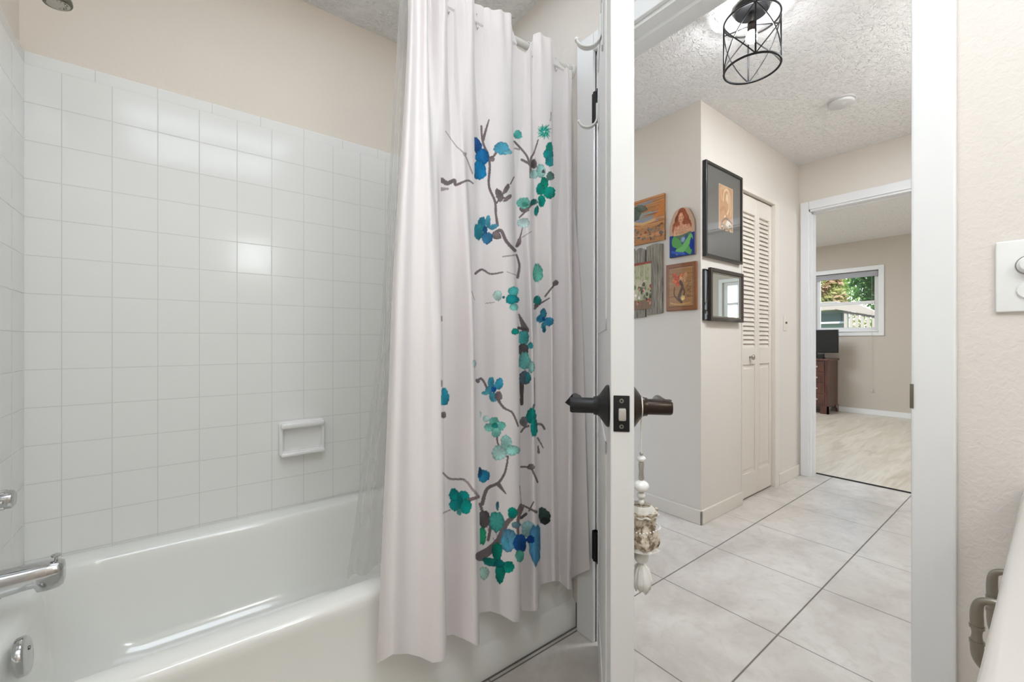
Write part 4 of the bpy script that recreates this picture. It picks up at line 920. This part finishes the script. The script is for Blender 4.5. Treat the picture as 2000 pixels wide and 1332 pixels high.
def woodgrain(cv_, base, amp=18, horiz=True):
    h, w = cv_.c.shape[:2]
    for _ in range(70):
        p = rn.rand() * 100; c = np.clip(np.array(base) + rn.randn() * amp, 0, 255)
        if horiz: cv_.stroke([(0, p), (30, p + rn.randn() * 1.5), (70, p + rn.randn() * 1.5), (100, p)], .6 + rn.rand() * 1.6, c, .7)
        else: cv_.stroke([(p, 0), (p + rn.randn() * 1.5, 30), (p + rn.randn() * 1.5, 70), (p, 100)], .6 + rn.rand() * 1.6, c, .7)
GRP = 'small plaques on the hall wall'
# 1 seascape on planks
yl, yr = P(1225, 500, 'x', XP).y, P(1297.5, 500, 'x', XP).y; z1, z0 = P(1297.5, 376, 'x', XP).z, P(1297.5, 467, 'x', XP).z
r1 = thing('wooden_plaque', 'painted plank plaque with a blue and orange seashore, topmost of the plaques by the door', 'wall art', (PX, (yl + yr) / 2, z0), GRP)
c1 = Canvas(0, 0, 100, 100, 2, (168, 120, 78)); woodgrain(c1, (186, 124, 72), 22)
for k in range(26): p = 8 + rn.rand() * 45; x0 = rn.rand() * 40; c1.stroke([(x0, p), (x0 + 20 + rn.rand() * 35, p + rn.randn() * 2)], 1.5 + rn.rand() * 2, (120 + rn.randint(30), 138 + rn.randint(20), 158), .75)
for k in range(12): c1.stroke([(70 + rn.rand() * 20, 12 + rn.rand() * 40), (100, 10 + rn.rand() * 40)], 2.5, (196 + rn.randint(20), 124, 60), .8)
c1.blob(22, 28, 18, 16, (74, 86, 70), 0, .85); c1.blob(40, 20, 16, 8, (84, 92, 76), 20, .8); c1.stroke([(10, 45), (40, 55), (75, 52)], 6, (206, 164, 112), .8); c1.stroke([(30, 60), (60, 66), (100, 60)], 4, (188, 134, 84), .8)
for k in range(60): c1.blob(15 + rn.rand() * 82, 64 + rn.rand() * 30, 2 + rn.rand() * 2.5, 1.5 + rn.rand() * 2, [(120, 60, 46), (176, 116, 78), (98, 84, 74), (142, 120, 100), (90, 104, 110)][rn.randint(5)], 0, .8)
bm = bm_new(); nb = 5
for k in range(nb): box(bm, PX - .014, PX + .001, yr + .002 * (k % 2), yl, z0 + (z1 - z0) * k / nb + .0008, z0 + (z1 - z0) * (k + 1) / nb - .0008, .001)
woodm = mat('weathered_wood', (150, 112, 80), .7); obj('board', bm, woodm, r1)
plaque_face(r1, 'painting', yl, yr, z0, z1, PX - .0150, c1, M['painted'])
# 2 weathered pickets
yl, yr = P(1222, 560, 'x', XP).y, P(1293, 560, 'x', XP).y
r2 = thing('picket_plaque', 'grey weathered picket board plaque with a small painted garden, below the seashore plaque', 'wall art', (PX, (yl + yr) / 2, P(1270, 615, 'x', XP).z), GRP)
greyw = mat('grey_weathered_wood', (134, 126, 114), .8); t = NT(greyw); v, _ = t.pos(); mp = t.n('ShaderNodeMapping'); mp.inputs['Scale'].default_value = (1, 30, 2); t.L(v, mp.inputs[0]); n_ = t.noise(mp.outputs[0], 4, 4, .6, .6)
t.L(t.ramp(n_.outputs[0], [(.3, (92, 84, 74)), (.55, (142, 134, 120)), (.75, (176, 168, 152))]), t.b.inputs['Base Color'])
for k, (pa, pb, yt, yb) in enumerate(((1214, 1237, 482, 622), (1238, 1260, 484, 620), (1262.5, 1293, 476, 614))):
    ya, yb_ = P(pa, 560, 'x', XP).y, P(pb, 560, 'x', XP).y; zt1, zb1 = P((pa + pb) / 2, yt, 'x', XP).z, P((pa + pb) / 2, yb, 'x', XP).z
    h = .022 if k < 2 else .008
    pts = [(PX + .001, ya, zb1), (PX + .001, ya, zt1 - h), (PX + .001, ya * .6 + yb_ * .4, zt1), (PX + .001, ya * .4 + yb_ * .6, zt1), (PX + .001, yb_, zt1 - h * .8), (PX + .001, yb_, zb1 + .004 * k)]
    bm = bm_new(); extrude_poly(bm, pts, (-.016, 0, 0)); obj('picket', bm, greyw, r2)
yl, yr = P(1218, 560, 'x', XP).y, P(1272, 560, 'x', XP).y; z1, z0 = P(1255, 512, 'x', XP).z, P(1255, 604, 'x', XP).z
c2 = Canvas(0, 0, 100, 100, 2, (178, 168, 142)); woodgrain(c2, (166, 162, 130), 16, False)
c2.stroke([(0, 3), (100, 2)], 5, (150, 72, 62)); c2.rect(0, 80, 100, 100, (120, 92, 74), .8)
for k in range(18): x = rn.rand() * 90; c2.stroke([(40 + rn.randn() * 5, 78), (x * .5 + 25, 45), (x, 15 + rn.rand() * 25)], 1.4, (210, 196, 168), .7)
for k in range(60): c2.blob(rn.rand() * 100, 45 + rn.rand() * 45, 2 + rn.rand() * 3, 2 + rn.rand() * 3, [(160, 50, 44), (224, 218, 206), (92, 112, 72), (70, 66, 60), (196, 140, 110), (120, 140, 92)][rn.randint(6)], 0, .85)
for k in range(16): c2.blob(40 + rn.rand() * 55, 5 + rn.rand() * 35, 4, 3, (148, 158, 108), rn.rand() * 90, .6)
bm = bm_new(); box(bm, PX - .0175, PX - .0148, yr, yl, z0, z1, .0008); obj('panel', bm, greyw, r2)
plaque_face(r2, 'painting', yl, yr, z0, z1, PX - .0180, c2, M['painted'])
# 3 mermaid cut-out
yl, yr = P(1308, 450, 'x', XP).y, P(1357, 450, 'x', XP).y; z1, z0 = P(1330, 406, 'x', XP).z, P(1330, 500, 'x', XP).z
r3 = thing('mermaid_plaque', 'arched cut-out plaque of a long-haired mermaid in blue and green', 'wall art', (PX, (yl + yr) / 2, z0), GRP)
c3 = Canvas(0, 0, 100, 100, 2.4, (196, 160, 132)); c3.rect(0, 54, 100, 100, (38, 62, 128)); 
c3.blob(50, 25, 32, 34, (152, 84, 54), 0, 1, .03); c3.blob(30, 40, 18, 18, (160, 92, 60)); c3.blob(72, 40, 16, 16, (150, 86, 58))
c3.blob(52, 46, 32, 12, (216, 164, 130), 0, 1, .03); c3.blob(46, 20, 13, 11, (220, 166, 128), 0, 1, .03); c3.stroke([(46, 28), (48, 38)], 10, (216, 160, 124)); c3.stroke([(24, 40), (22, 56), (46, 58)], 8, (218, 168, 134)); c3.stroke([(78, 40), (82, 54), (56, 58)], 8, (214, 160, 126))
c3.blob(42, 18, 1.6, 1.2, (80, 50, 40)); c3.blob(50, 18, 1.6, 1.2, (80, 50, 40)); c3.stroke([(43, 25), (49, 25)], 1.2, (170, 70, 60))
for k in range(10): c3.stroke([(34 + k * 4, 4 + abs(k - 5)), (22 + k * 6.5, 24), (24 + k * 6, 46)], 1.6, (128 + 8 * (k % 3) * 3, 66, 42), .55)
c3.stroke([(20, 60), (50, 60), (84, 56)], 8, (96, 118, 92)); c3.stroke([(20, 68), (42, 76), (66, 84), (82, 92)], (22, 14), (92, 156, 84)); c3.stroke([(84, 66), (68, 76), (54, 86), (30, 90)], (18, 12), (112, 178, 104)); c3.stroke([(70, 60), (52, 72)], 8, (72, 86, 130))
c3.blob(54, 66, 9, 6, (132, 150, 176)); c3.stroke([(10, 88), (30, 92), (60, 96)], 5, (60, 92, 170)); c3.blob(88, 78, 7, 12, (30, 50, 140))
def arch(U_, V_):
    hw = np.where(V_ < .5, .25 + .25 * np.sqrt(np.clip(1 - ((.5 - V_) / .5) ** 2, 0, 1)) - .10 * np.clip(1 - V_ / .30, 0, 1) + .0, .5)
    hw = np.where(V_ < .06, hw * np.sqrt(np.clip(1 - ((.06 - V_) / .06) ** 2 * .8, 0, 1)), hw)
    ym = (yl + yr) / 2; return ym + (yr - yl) * (U_ - .5) * 2 * hw
yyl, yyr = yl, yr
pts = []; 
for k in range(25): f = k / 24; pts.append((PX + .001, float(arch(np.array(0.), np.array(f))), z1 + (z0 - z1) * f))
for k in range(24, -1, -1): f = k / 24; pts.append((PX + .001, float(arch(np.array(1.), np.array(f))), z1 + (z0 - z1) * f))
bm = bm_new(); extrude_poly(bm, pts, (-.018, 0, 0)); obj('board', bm, mat('blue_painted_edge', (110, 92, 84), .6), r3)
plaque_face(r3, 'painting', yl, yr, z0, z1, PX - .0172, c3, M['painted'], 140, arch, .001)
# 4 brown clay tile with an orange-haired mermaid
yl, yr = P(1300.5, 560, 'x', XP).y, P(1360, 560, 'x', XP).y; z1, z0 = P(1330, 513, 'x', XP).z, P(1330, 606, 'x', XP).z
r4 = thing('clay_plaque', 'brown glazed rectangular plaque with an orange-haired mermaid, under the arched plaque', 'wall art', (PX, (yl + yr) / 2, z0), GRP)
bm = bm_new(); box(bm, PX - .016, PX + .001, yr, yl, z0, z1, .006, 4); obj('tile_body', bm, mat('brown_glaze', (128, 76, 40), .3, coat=.4), r4, 50)
c4 = Canvas(0, 0, 100, 100, 2.2, (156, 112, 66)); woodgrain(c4, (158, 114, 68), 10)
c4.stroke([(2, 2), (98, 2), (98, 98), (2, 98), (2, 2)], 7, (138, 82, 42)); c4.stroke([(8, 7), (92, 7), (92, 93), (8, 93), (8, 7)], 1.6, (92, 54, 28))
for k in range(30): a = rn.rand() * 6.3; r = rn.rand() * 17; c4.blob(38 + r * math.cos(a), 32 + r * math.sin(a) * .8, 5, 4, [(200, 84, 34), (214, 106, 46), (178, 66, 30)][k % 3], a * 57, .9)
c4.blob(52, 34, 6, 6, (206, 158, 112)); c4.stroke([(50, 40), (56, 50), (50, 62), (44, 74), (54, 84)], (9, 6), (88, 58, 38)); c4.stroke([(56, 50), (64, 62), (56, 72), (50, 66)], 5, (96, 66, 42)); c4.stroke([(30, 50), (28, 66), (44, 80)], 3, (96, 62, 38))
c4.blob(58, 74, 7, 6, (214, 178, 120)); c4.blob(66, 30, 8, 12, (184, 128, 80))
for k in range(12): x = 68 + rn.rand() * 16; y = 30 + rn.rand() * 45; c4.stroke([(x, y), (x + 6, y + rn.randn() * 4)], 2, (108, 76, 46), .8)
c4.stroke([(14, 84), (40, 88), (84, 86)], 3, (200, 148, 90), .7)
plaque_face(r4, 'relief_face', yl - .005, yr + .005, z0 + .005, z1 - .005, PX - .0162, c4, M['glazed_paint'], 140, None, .0015)

# frames on the closet wall (plane Y = PY)
def framed(name, label, pl, pr, yt_l, yb_l, depth, fw, fm, build):
    y = PY - depth; a, b = P(pl, yt_l, 'y', y), P(pr, 600, 'y', y); zb = P(pl, yb_l, 'y', y).z
    x0, x1, z0_, z1_ = a.x, b.x, zb, a.z
    root = thing(name, label, 'picture frame', ((x0 + x1) / 2, PY, z0_), 'black and brown frames at the hall corner')
    bm = bm_new()
    def bar(ax0, ax1, az0, az1): box(bm, ax0, ax1, y, PY - .001, az0, az1, .002)
    bar(x0, x0 + fw, z0_, z1_); bar(x1 - fw, x1, z0_, z1_); bar(x0 + fw, x1 - fw, z0_, z0_ + fw); bar(x0 + fw, x1 - fw, z1_ - fw, z1_)
    obj('frame_moulding', bm, fm, root)
    build(root, x0 + fw, x1 - fw, z0_ + fw, z1_ - fw, y); return root
def canvas_panel(root, name, x0, x1, z0, z1, y, cvs, m, n=110):
    us = np.linspace(0, 1, n); U_, V_ = np.meshgrid(us, us); c = cvs.at(U_.ravel() * 100, V_.ravel() * 100)
    CO_ = np.stack([x0 + (x1 - x0) * U_, np.full_like(U_, y), z1 + (z0 - z1) * V_], -1).astype(np.float32); return relief(name, CO_, tolin(c), root, m)
def b5(root, x0, x1, z0, z1, y):
    bm = bm_new(); box(bm, x0, x1, y + .010, PY - .001, z0, z1); obj('mat_board', bm, M['mat_grey'], root)
    c = Canvas(0, 0, 100, 100, 1.6, (196, 146, 100)); woodgrain(c, (200, 150, 104), 8, False)
    c.stroke([(20, 30), (15, 10), (50, 4), (80, 20), (84, 60)], 9, (214, 172, 128)); c.stroke([(30, 34), (40, 12), (66, 10), (70, 50), (40, 70)], 5, (236, 208, 172)); c.stroke([(52, 30), (58, 18), (62, 34)], 6, (240, 220, 190))
    c.stroke([(10, 60), (40, 50), (60, 78)], 8, (186, 130, 88)); c.blob(70, 84, 20, 10, (232, 220, 200)); c.blob(40, 92, 26, 6, (176, 150, 120)); c.stroke([(20, 84), (50, 72), (100, 80)], 4, (120, 92, 70)); c.rect(0, 0, 100, 1.5, (226, 200, 170)); c.rect(0, 0, 3, 100, (226, 200, 170)); c.rect(97, 0, 100, 100, (226, 200, 170))
    for k in range(24): c.blob(rn.rand() * 100, 84 + rn.rand() * 16, 5, 2, [(90, 74, 60), (220, 204, 180)][k % 2], 0, .7)
    a, b = P(1404, 357, 'y', y + .009), P(1431.5, 455, 'y', y + .009)
    canvas_panel(root, 'art_print', a.x, b.x, b.z, a.z, y + .0093, c, M['print'])
    bm = bm_new(); box(bm, x0, x1, y + .004, y + .006, z0, z1); obj('glass_pane', bm, M['picglass'], root)
framed('picture_frame', 'tall narrow black frame with charcoal mat and tan print, upper one at the corner', 1379.5, 1451, 310, 499, .024, .017, M['frame_black'], b5)
def b7(root, x0, x1, z0, z1, y):
    c = Canvas(0, 0, 100, 100, 1.6, (150, 158, 160)); woodgrain(c, (150, 156, 158), 12, False)
    for k in range(14): c.stroke([(20 + k * 4, 10 + k * 3), (10 + k * 5, 65)], 3, [(96, 76, 58), (188, 196, 202), (120, 110, 100)][k % 3], .8)
    for k in range(26): c.blob(rn.rand() * 100, 62 + rn.rand() * 34, 5, 4, [(16, 14, 14), (220, 220, 220), (60, 54, 50)][k % 3])
    canvas_panel(root, 'art_print', x0, x1, z0, z1, y + .006, c, M['print'])
    bm = bm_new(); box(bm, x0, x1, y + .007, PY - .001, z0, z1); obj('backing', bm, M['frame_black'], root)
framed('picture_frame', 'small thin black frame mostly hidden behind the brown one', 1376, 1420, 524, 625, .014, .006, M['frame_black'], b7)
def b6(root, x0, x1, z0, z1, y):
    bm = bm_new(); box(bm, x0, x1, y + .010, y + .0135, z0, z1); obj('mirror_glass', bm, M['mirror'], root, label='reflective glass')
    bm = bm_new(); w = .008
    for b in ((x0, x0 + w, z0, z1), (x1 - w, x1, z0, z1), (x0 + w, x1 - w, z0, z0 + w), (x0 + w, x1 - w, z1 - w, z1)): box(bm, b[0], b[1], y + .006, y + .010, b[2], b[3], .001)
    obj('inner_liner', bm, mat('grey_wood_liner', (120, 112, 100), .6), root)
# the brown frame overlaps the thin black one, so it hangs a little proud of the wall
y6 = .034
def framed6():
    y = PY - y6; a, b = P(1389, 521, 'y', y), P(1453, 600, 'y', y); zb = P(1389, 626, 'y', y).z; x0, x1, z0_, z1_ = a.x, b.x, zb, a.z; fw = .022
    root = thing('picture_frame', 'small dark brown framed mirror, lower one at the corner', 'picture frame', ((x0 + x1) / 2, PY, z0_), 'black and brown frames at the hall corner')
    bm = bm_new()
    for q in ((x0, x0 + fw, z0_, z1_), (x1 - fw, x1, z0_, z1_), (x0 + fw, x1 - fw, z0_, z0_ + fw), (x0 + fw, x1 - fw, z1_ - fw, z1_)): box(bm, q[0], q[1], y, y + .019, q[2], q[3], .003)
    obj('frame_moulding', bm, M['frame_brown'], root); b6(root, x0 + fw, x1 - fw, z0_ + fw, z1_ - fw, y)
    bm = bm_new(); box(bm, x1 - .05, x1 - .012, y + .016, PY - .0005, z0_ + .02, z1_ - .02); obj('back_box', bm, M['frame_black'], root)
framed6()

# ------------------------------------------------------------------ bedroom furniture and window
def window(name, y0, y1, z0, z1, label, shade=True):
    w = thing(name, label, 'window', (BX, (y0 + y1) / 2, z0)); w['kind'] = 'structure'
    bm = bm_new(); cs = .062
    box(bm, BX - .018, BX, y0 - cs, y0, z0 - .07, z1 + cs, .003); box(bm, BX - .018, BX, y1, y1 + cs, z0 - .07, z1 + cs, .003); box(bm, BX - .018, BX, y0, y1, z1, z1 + cs, .003); box(bm, BX - .016, BX, y0, y1, z0 - .07, z0 - .012, .003)
    box(bm, BX - .03, BX + .06, y0 - .001, y1 + .001, z0 - .012, z0 + .004, .003)
    obj('window_casing', bm, M['trim'], w)
    bm = bm_new(); f = .055; zm = (z0 + z1) / 2 - .02
    box(bm, BX + .05, BX + .09, y0, y0 + f, z0, z1); box(bm, BX + .05, BX + .09, y1 - f, y1, z0, z1); box(bm, BX + .05, BX + .09, y0 + f, y1 - f, z0, z0 + f); box(bm, BX + .05, BX + .09, y0 + f, y1 - f, z1 - f, z1); box(bm, BX + .04, BX + .08, y0 + f, y1 - f, zm - .022, zm + .022)
    sash = obj('sash', bm, M['trim'], w)
    bm = bm_new(); box(bm, BX + .062, BX + .066, y0 + f, y1 - f, z0 + f, z1 - f); obj('glass_pane', bm, M['glass'], sash)
    if shade:
        bm = bm_new(); tube(bm, [(BX + .03, y0 + .01, z1 - .025), (BX + .03, y1 - .01, z1 - .025)], .022, 14); box(bm, BX + .012, BX + .014, y0 + .012, y1 - .012, z1 - .085, z1 - .02); obj('roller_shade', bm, M['shade'], w, 60, label='rolled up grey shade')
    return w
window('window_1', WY0, WY1, WZ0, WZ1, 'white double-hung bedroom window looking onto trees and a deck railing')
window('window_2', VY0, VY1, 1.38, 2.12, 'second white bedroom window further along the same wall', False)
dY = 2.035; dX0, dX1, dZ = 7.34, BX - .016, .800
dr_ = thing('dresser', 'dark cherry wood dresser against the bedroom window wall', 'dresser', ((dX0 + dX1) / 2, 2.5, 0))
bm = bm_new(); box(bm, dX0 + .012, dX1, dY + .012, 3.1, .10, dZ - .03); obj('carcass', bm, M['cherry'], dr_)
bm = bm_new(); box(bm, dX0 - .01, dX1, dY - .01, 3.12, dZ - .03, dZ, .006); obj('dresser_top', bm, M['cherry'], dr_)
for (a, b, c_, d) in ((dX0, dX0 + .10, dY, dY + .10), (dX1 - .10, dX1, dY, dY + .10), (dX0, dX0 + .10, 3.0, 3.1)):
    bm = bm_new(); lx, ly = (a + b) / 2, (c_ + d) / 2
    pts = [(a, c_, 0), (b if a == dX0 else b, c_, 0), (b, c_, .11), (a, c_, .11)]; 
    if a == dX0: pts = [(a, c_, 0), (a + .055, c_, 0), (a + .07, c_, .05), (b + .03, c_, .085), (b + .03, c_, .11), (a, c_, .11)]
    else: pts = [(b, c_, 0), (b - .055, c_, 0), (b - .07, c_, .05), (a - .03, c_, .085), (a - .03, c_, .11), (b, c_, .11)]
    extrude_poly(bm, pts, (0, .02, 0)); box(bm, a, a + .02, c_, d, 0, .11) if a == dX0 else None; obj('foot', bm, M['cherry'], dr_)
for k in range(4):
    bm = bm_new(); z = .14 + k * .158; box(bm, dX0 + .002, dX0 + .013, dY + .05, dY + .52, z, z + .142, .003); dw = obj('drawer', bm, M['cherry'], dr_)
    for yy in (dY + .14, dY + .42): bm = bm_new(); lathe(bm, (dX0 + .002, yy, z + .07), (-1, 0, 0), [(0, 0), (0, .006), (.012, .007), (.018, .013), (.022, 0)], 14); obj('knob', bm, M['nickel'], dw, 60)
mY, mX = P(1637, 660, 'x', 7.50).y, 7.50
mo = thing('monitor', 'black flat screen monitor standing on the cherry dresser', 'monitor', (mX, mY + .3, dZ))
mz1, mz0 = P(1637, 643, 'x', mX).z, P(1637, 689, 'x', mX).z
bm = bm_new(); box(bm, mX, mX + .03, mY, mY + .62, mz0, mz1, .004); obj('bezel', bm, M['black'], mo, 40)
bm = bm_new(); box(bm, mX - .0015, mX + .001, mY + .012, mY + .608, mz0 + .012, mz1 - .012); obj('screen', bm, M['screen'], mo)
bm = bm_new(); box(bm, mX + .03, mX + .05, mY + .27, mY + .35, dZ + .01, mz0 + .2, .004); box(bm, mX - .06, mX + .14, mY + .19, mY + .43, dZ, dZ + .012, .004); obj('stand', bm, M['black'], mo, 40)
sp_ = P(1600, 690, 'x', 7.42)
bm = bm_new(); box(bm, 7.35, 7.41, 2.10, 2.18, dZ, dZ + .075, .01, 3); tag(obj('desk_speaker', bm, M['black'], None, 40), 'small black box on the dresser below the monitor', 'speaker')
q = P(1703, 660, 'x', BX - .02); qz = P(1703, 764, 'x', BX - .02).z
cr_ = thing('shade_cord', 'thin shade cord with a tassel hanging below the bedroom window', 'cord', (BX - .02, q.y, qz))
bm = bm_new(); tube(bm, [(BX - .022, q.y, WZ1 - .02), (BX - .022, q.y, qz + .03)], .0015, 6); obj('cord', bm, M['blindcord'], cr_)
bm = bm_new(); lathe(bm, (BX - .022, q.y, qz), (0, 0, 1), [(0, 0), (0, .012), (.02, .010), (.035, .003), (.036, 0)], 12); obj('tassel', bm, M['blindcord'], cr_, 60)

# ------------------------------------------------------------------ outdoors beyond the window
m = mat('grass', (120, 140, 80), .9); 
bm = bm_new(); box(bm, BX + .16, 40, -20, 30, -.4, -.3); struct(obj('ground', bm, m, origin=False), 'grass ground outside the window', 'ground')
lw_ = mat('weathered_deck_wood', (190, 176, 160), .7); dk = mat('dark_railing', (74, 66, 60), .6); gw = mat('green_grey_siding', (128, 150, 142), .6)
def leafy(name, c, r, n, label, cols, seed, trunk=True):
    root = thing(name, label, 'tree', (c[0], c[1], -.3), 'trees outside the window'); rr = random.Random(seed); bm = bm_new()
    me = bpy.data.meshes.new('foliage'); V_, F_ = [], []
    for k in range(n):
        while True:
            p = Vector((rr.uniform(-1, 1), rr.uniform(-1, 1), rr.uniform(-1, 1)))
            if .35 < p.length < 1: break
        f = 1 + .22 * math.sin(5 * p.x + seed) + .2 * math.sin(6 * p.z + 3 * p.y)
        q = Vector(c) + Vector((p.x * r[0] * f, p.y * r[1] * f, p.z * r[2] * f)); s = rr.uniform(.06, .13)
        a = Vector((rr.uniform(-1, 1), rr.uniform(-1, 1), rr.uniform(-1, 1))).normalized(); b = a.orthogonal().normalized(); i = len(V_)
        V_ += [q - a * s, q + b * s * .45, q + a * s, q - b * s * .45]; F_.append((i, i + 1, i + 2, i + 3))
    me.from_pydata([tuple(v - ROOT[root.name]) for v in V_], [], F_); me.materials.append(cols)
    o = bpy.data.objects.new('foliage', me); COL.objects.link(o); o.parent = root; o['kind'] = 'stuff'
    bm.free()
    if trunk: bm = bm_new(); tube(bm, [(c[0], c[1], -.35), (c[0] + .1, c[1] + .05, c[2] * .5), (c[0], c[1], c[2])], [.14, .1, .05], 8); obj('trunk', bm, mat('bark', (96, 80, 66), .9), root, 60)
def leafmat(name, c1_, c2_):
    m = mat(name, c1_, .6); t = NT(m); v, _ = t.pos(); n_ = t.noise(v, 2.5, 3); t.L(t.ramp(n_.outputs[0], [(.4, c1_), (.6, c2_)]), t.b.inputs['Base Color'])
    tl = t.n('ShaderNodeBsdfTranslucent'); tl.inputs[0].default_value = (*lin(c2_), 1); mx = t.n('ShaderNodeMixShader'); mx.inputs[0].default_value = .35
    t.L(t.b.outputs[0], mx.inputs[1]); t.L(tl.outputs[0], mx.inputs[2]); t.L(mx.outputs[0], t.t.nodes['Material Output'].inputs[0]); return m
g1, g2, g3 = leafmat('bright_leaf', (110, 150, 70), (176, 196, 110)), leafmat('deep_leaf', (60, 110, 60), (120, 165, 90)), leafmat('pinkish_leaf', (200, 150, 130), (190, 190, 120))
leafy('tree', (16.3, 5.25, 3.1), (1.0, 1.0, 1.5), 7000, 'bright green leafy tree at the left of the bedroom window', g1, 1)
leafy('tree', (15.6, 2.75, 3.0), (.9, .75, 1.5), 7000, 'dark green tree at the right of the bedroom window', g2, 2)
leafy('tree', (13.7, 3.9, 2.35), (.45, .42, .6), 2600, 'pinkish flowering bush in the middle of the bedroom window', g3, 3)
leafy('tree', (22, 6.5, 3.8), (2.2, 4.5, 3.2), 14000, 'pale leafy tree mass behind the others outside the window', g1, 4)
# pavilion with sloping roof and pale wall
pv = thing('pavilion', 'low pavilion with a pale beam and green siding outside the window', 'pavilion', (12.3, 3.6, -.3))
bm = bm_new(); box(bm, 12.0, 12.15, 3.2, 4.2, 1.79, 1.95); box(bm, 11.95, 12.2, 3.15, 4.2, 1.95, 1.98); obj('beam', bm, lw_, pv)
bm = bm_new(); extrude_poly(bm, [(12.0, 3.2, 1.95), (12.0, 3.2, 1.80), (12.0, 2.42, 1.60), (12.0, 2.42, 1.67), (12.0, 2.85, 1.93)], (.3, 0, 0)); obj('sloping_roof', bm, lw_, pv)
bm = bm_new(); box(bm, 12.3, 12.45, 3.05, 4.3, -.3, 1.79); obj('siding', bm, gw, pv)
bm = bm_new(); box(bm, 12.26, 12.30, 3.15, 4.2, 1.54, 1.72); obj('opening_panel', bm, mat('dark_green_screen', (84, 104, 96), .6), pv)
bm = bm_new(); box(bm, 12.18, 12.3, 3.05, 4.2, 1.47, 1.515); obj('ledge', bm, M['trim'], pv)
rl = thing('deck_railing', 'deck railing with pale balusters and dark top rail outside the window', 'railing', (11.9, 2.6, .3))
bm = bm_new(); extrude_poly(bm, [(11.9, 3.02, 1.70), (11.9, 2.2, 1.50), (11.9, 2.2, 1.545), (11.9, 3.02, 1.75)], (.08, 0, 0)); obj('top_rail', bm, dk, rl)
for k in range(8):
    y = 2.98 - k * .10; bm = bm_new(); box(bm, 11.91, 11.95, y - .028, y + .028, .3, 1.70 - (3.02 - y) * .24); obj('baluster', bm, lw_, rl)
bm = bm_new(); box(bm, 11.5, 12.0, 2.1, 4.2, .2, .3); obj('deck_floor', bm, lw_, rl)

# ------------------------------------------------------------------ vanity light (behind the viewer), added fill lights, sun and sky
vl = thing('vanity_light', 'wall light with two frosted shades behind the viewer, mirrored in the tiles', 'wall light', (.49, -.64, 1.80))
bm = bm_new(); box(bm, .41, .58, -.641, -.622, 1.75, 1.85, .006); obj('back_plate', bm, M['nickel'], vl)
for x in (.425, .560):
    bm = bm_new(); box(bm, x - .060, x + .060, -.60, -.52, 1.68, 1.92, .012, 3); obj('lamp_shade', bm, M['vanity_bulb'], vl, 60)
    bm = bm_new(); tube(bm, [(x, -.625, 1.80), (x, -.598, 1.80)], .012, 10); obj('arm', bm, M['nickel'], vl)

def area(name, loc, rot, sx, sy, power, col=(.97, .98, 1)):
    l = bpy.data.lights.new(name, 'AREA'); l.shape = 'RECTANGLE'; l.size, l.size_y = sx, sy; l.energy = power; l.color = col
    o = bpy.data.objects.new(name, l); COL.objects.link(o); o.location = loc; o.rotation_euler = [math.radians(a) for a in rot]; return o
def point(name, loc, power, r, col=(1, .975, .94)):
    l = bpy.data.lights.new(name, 'POINT'); l.energy = power; l.shadow_soft_size = r; l.color = col
    o = bpy.data.objects.new(name, l); COL.objects.link(o); o.location = loc; return o
area('tub_ceiling_fill', (.40, 1.22, 2.435), (0, 0, 0), 1.1, .55, 2.6, (.87, .98, 1.10))  # unseen fill added above the tub to brighten tiles and basin
area('bath_ceiling_fill', (.16, .02, 2.435), (0, 0, 0), .9, .9, 11.5, (.87, .98, 1.10))  # added soft fill under the bathroom ceiling, no fixture modelled
point('hall_far_fill', (1.8, 2.7, 2.25), 4.5, .09, (.88, .98, 1.09))  # invented point fill, out of view, brightens the left part of the hall
area('hall_side_fill', (2.6, .20, 2.435), (0, 0, 0), .9, .26, 19, (.88, .98, 1.09))  # added fill panel hidden by the door casing, lights closet and end walls
area('bedroom_ceiling_fill', (5.7, 2.9, 2.50), (0, 0, 0), 1.2, 1., 45, (.88, .98, 1.09))  # added fill panel kept out of view to lift the bedroom
point('bedroom_right_fill', (5.4, -1.6, 1.9), 52, .1, (.88, .98, 1.09))  # unseen point fill added for bedroom brightness, not a real fixture
su = bpy.data.lights.new('sun', 'SUN'); su.energy = 4.0; su.angle = .01; so = bpy.data.objects.new('sun', su); COL.objects.link(so)
so.rotation_euler = (math.radians(48), 0, math.radians(-60))
w = bpy.data.worlds.new('sky'); SC.world = w; w.use_nodes = True; nt = w.node_tree; bg = nt.nodes['Background']
sk = nt.nodes.new('ShaderNodeTexSky'); sk.sky_type = 'HOSEK_WILKIE' if False else 'NISHITA'; sk.sun_disc = False; sk.sun_elevation = math.radians(50); sk.sun_rotation = math.radians(120)
nt.links.new(sk.outputs[0], bg.inputs[0]); bg.inputs[1].default_value = .35

cam = bpy.data.cameras.new('camera'); cam.sensor_width = 36; cam.lens = FPX / 2000 * 36; cam.clip_start = .02; cam.clip_end = 200
co = bpy.data.objects.new('camera', cam); COL.objects.link(co); co.location = (0, 0, CH); co.rotation_euler = (math.radians(90), 0, math.radians(52.17 - 90)); SC.camera = co
vs = SC.view_settings; vs.view_transform = 'Standard'; vs.look = 'None'; vs.gamma = 1; vs.use_curve_mapping = False; vs.exposure = 0.36
SC.cycles.max_bounces = 10; SC.cycles.diffuse_bounces = 6; SC.cycles.transparent_max_bounces = 16
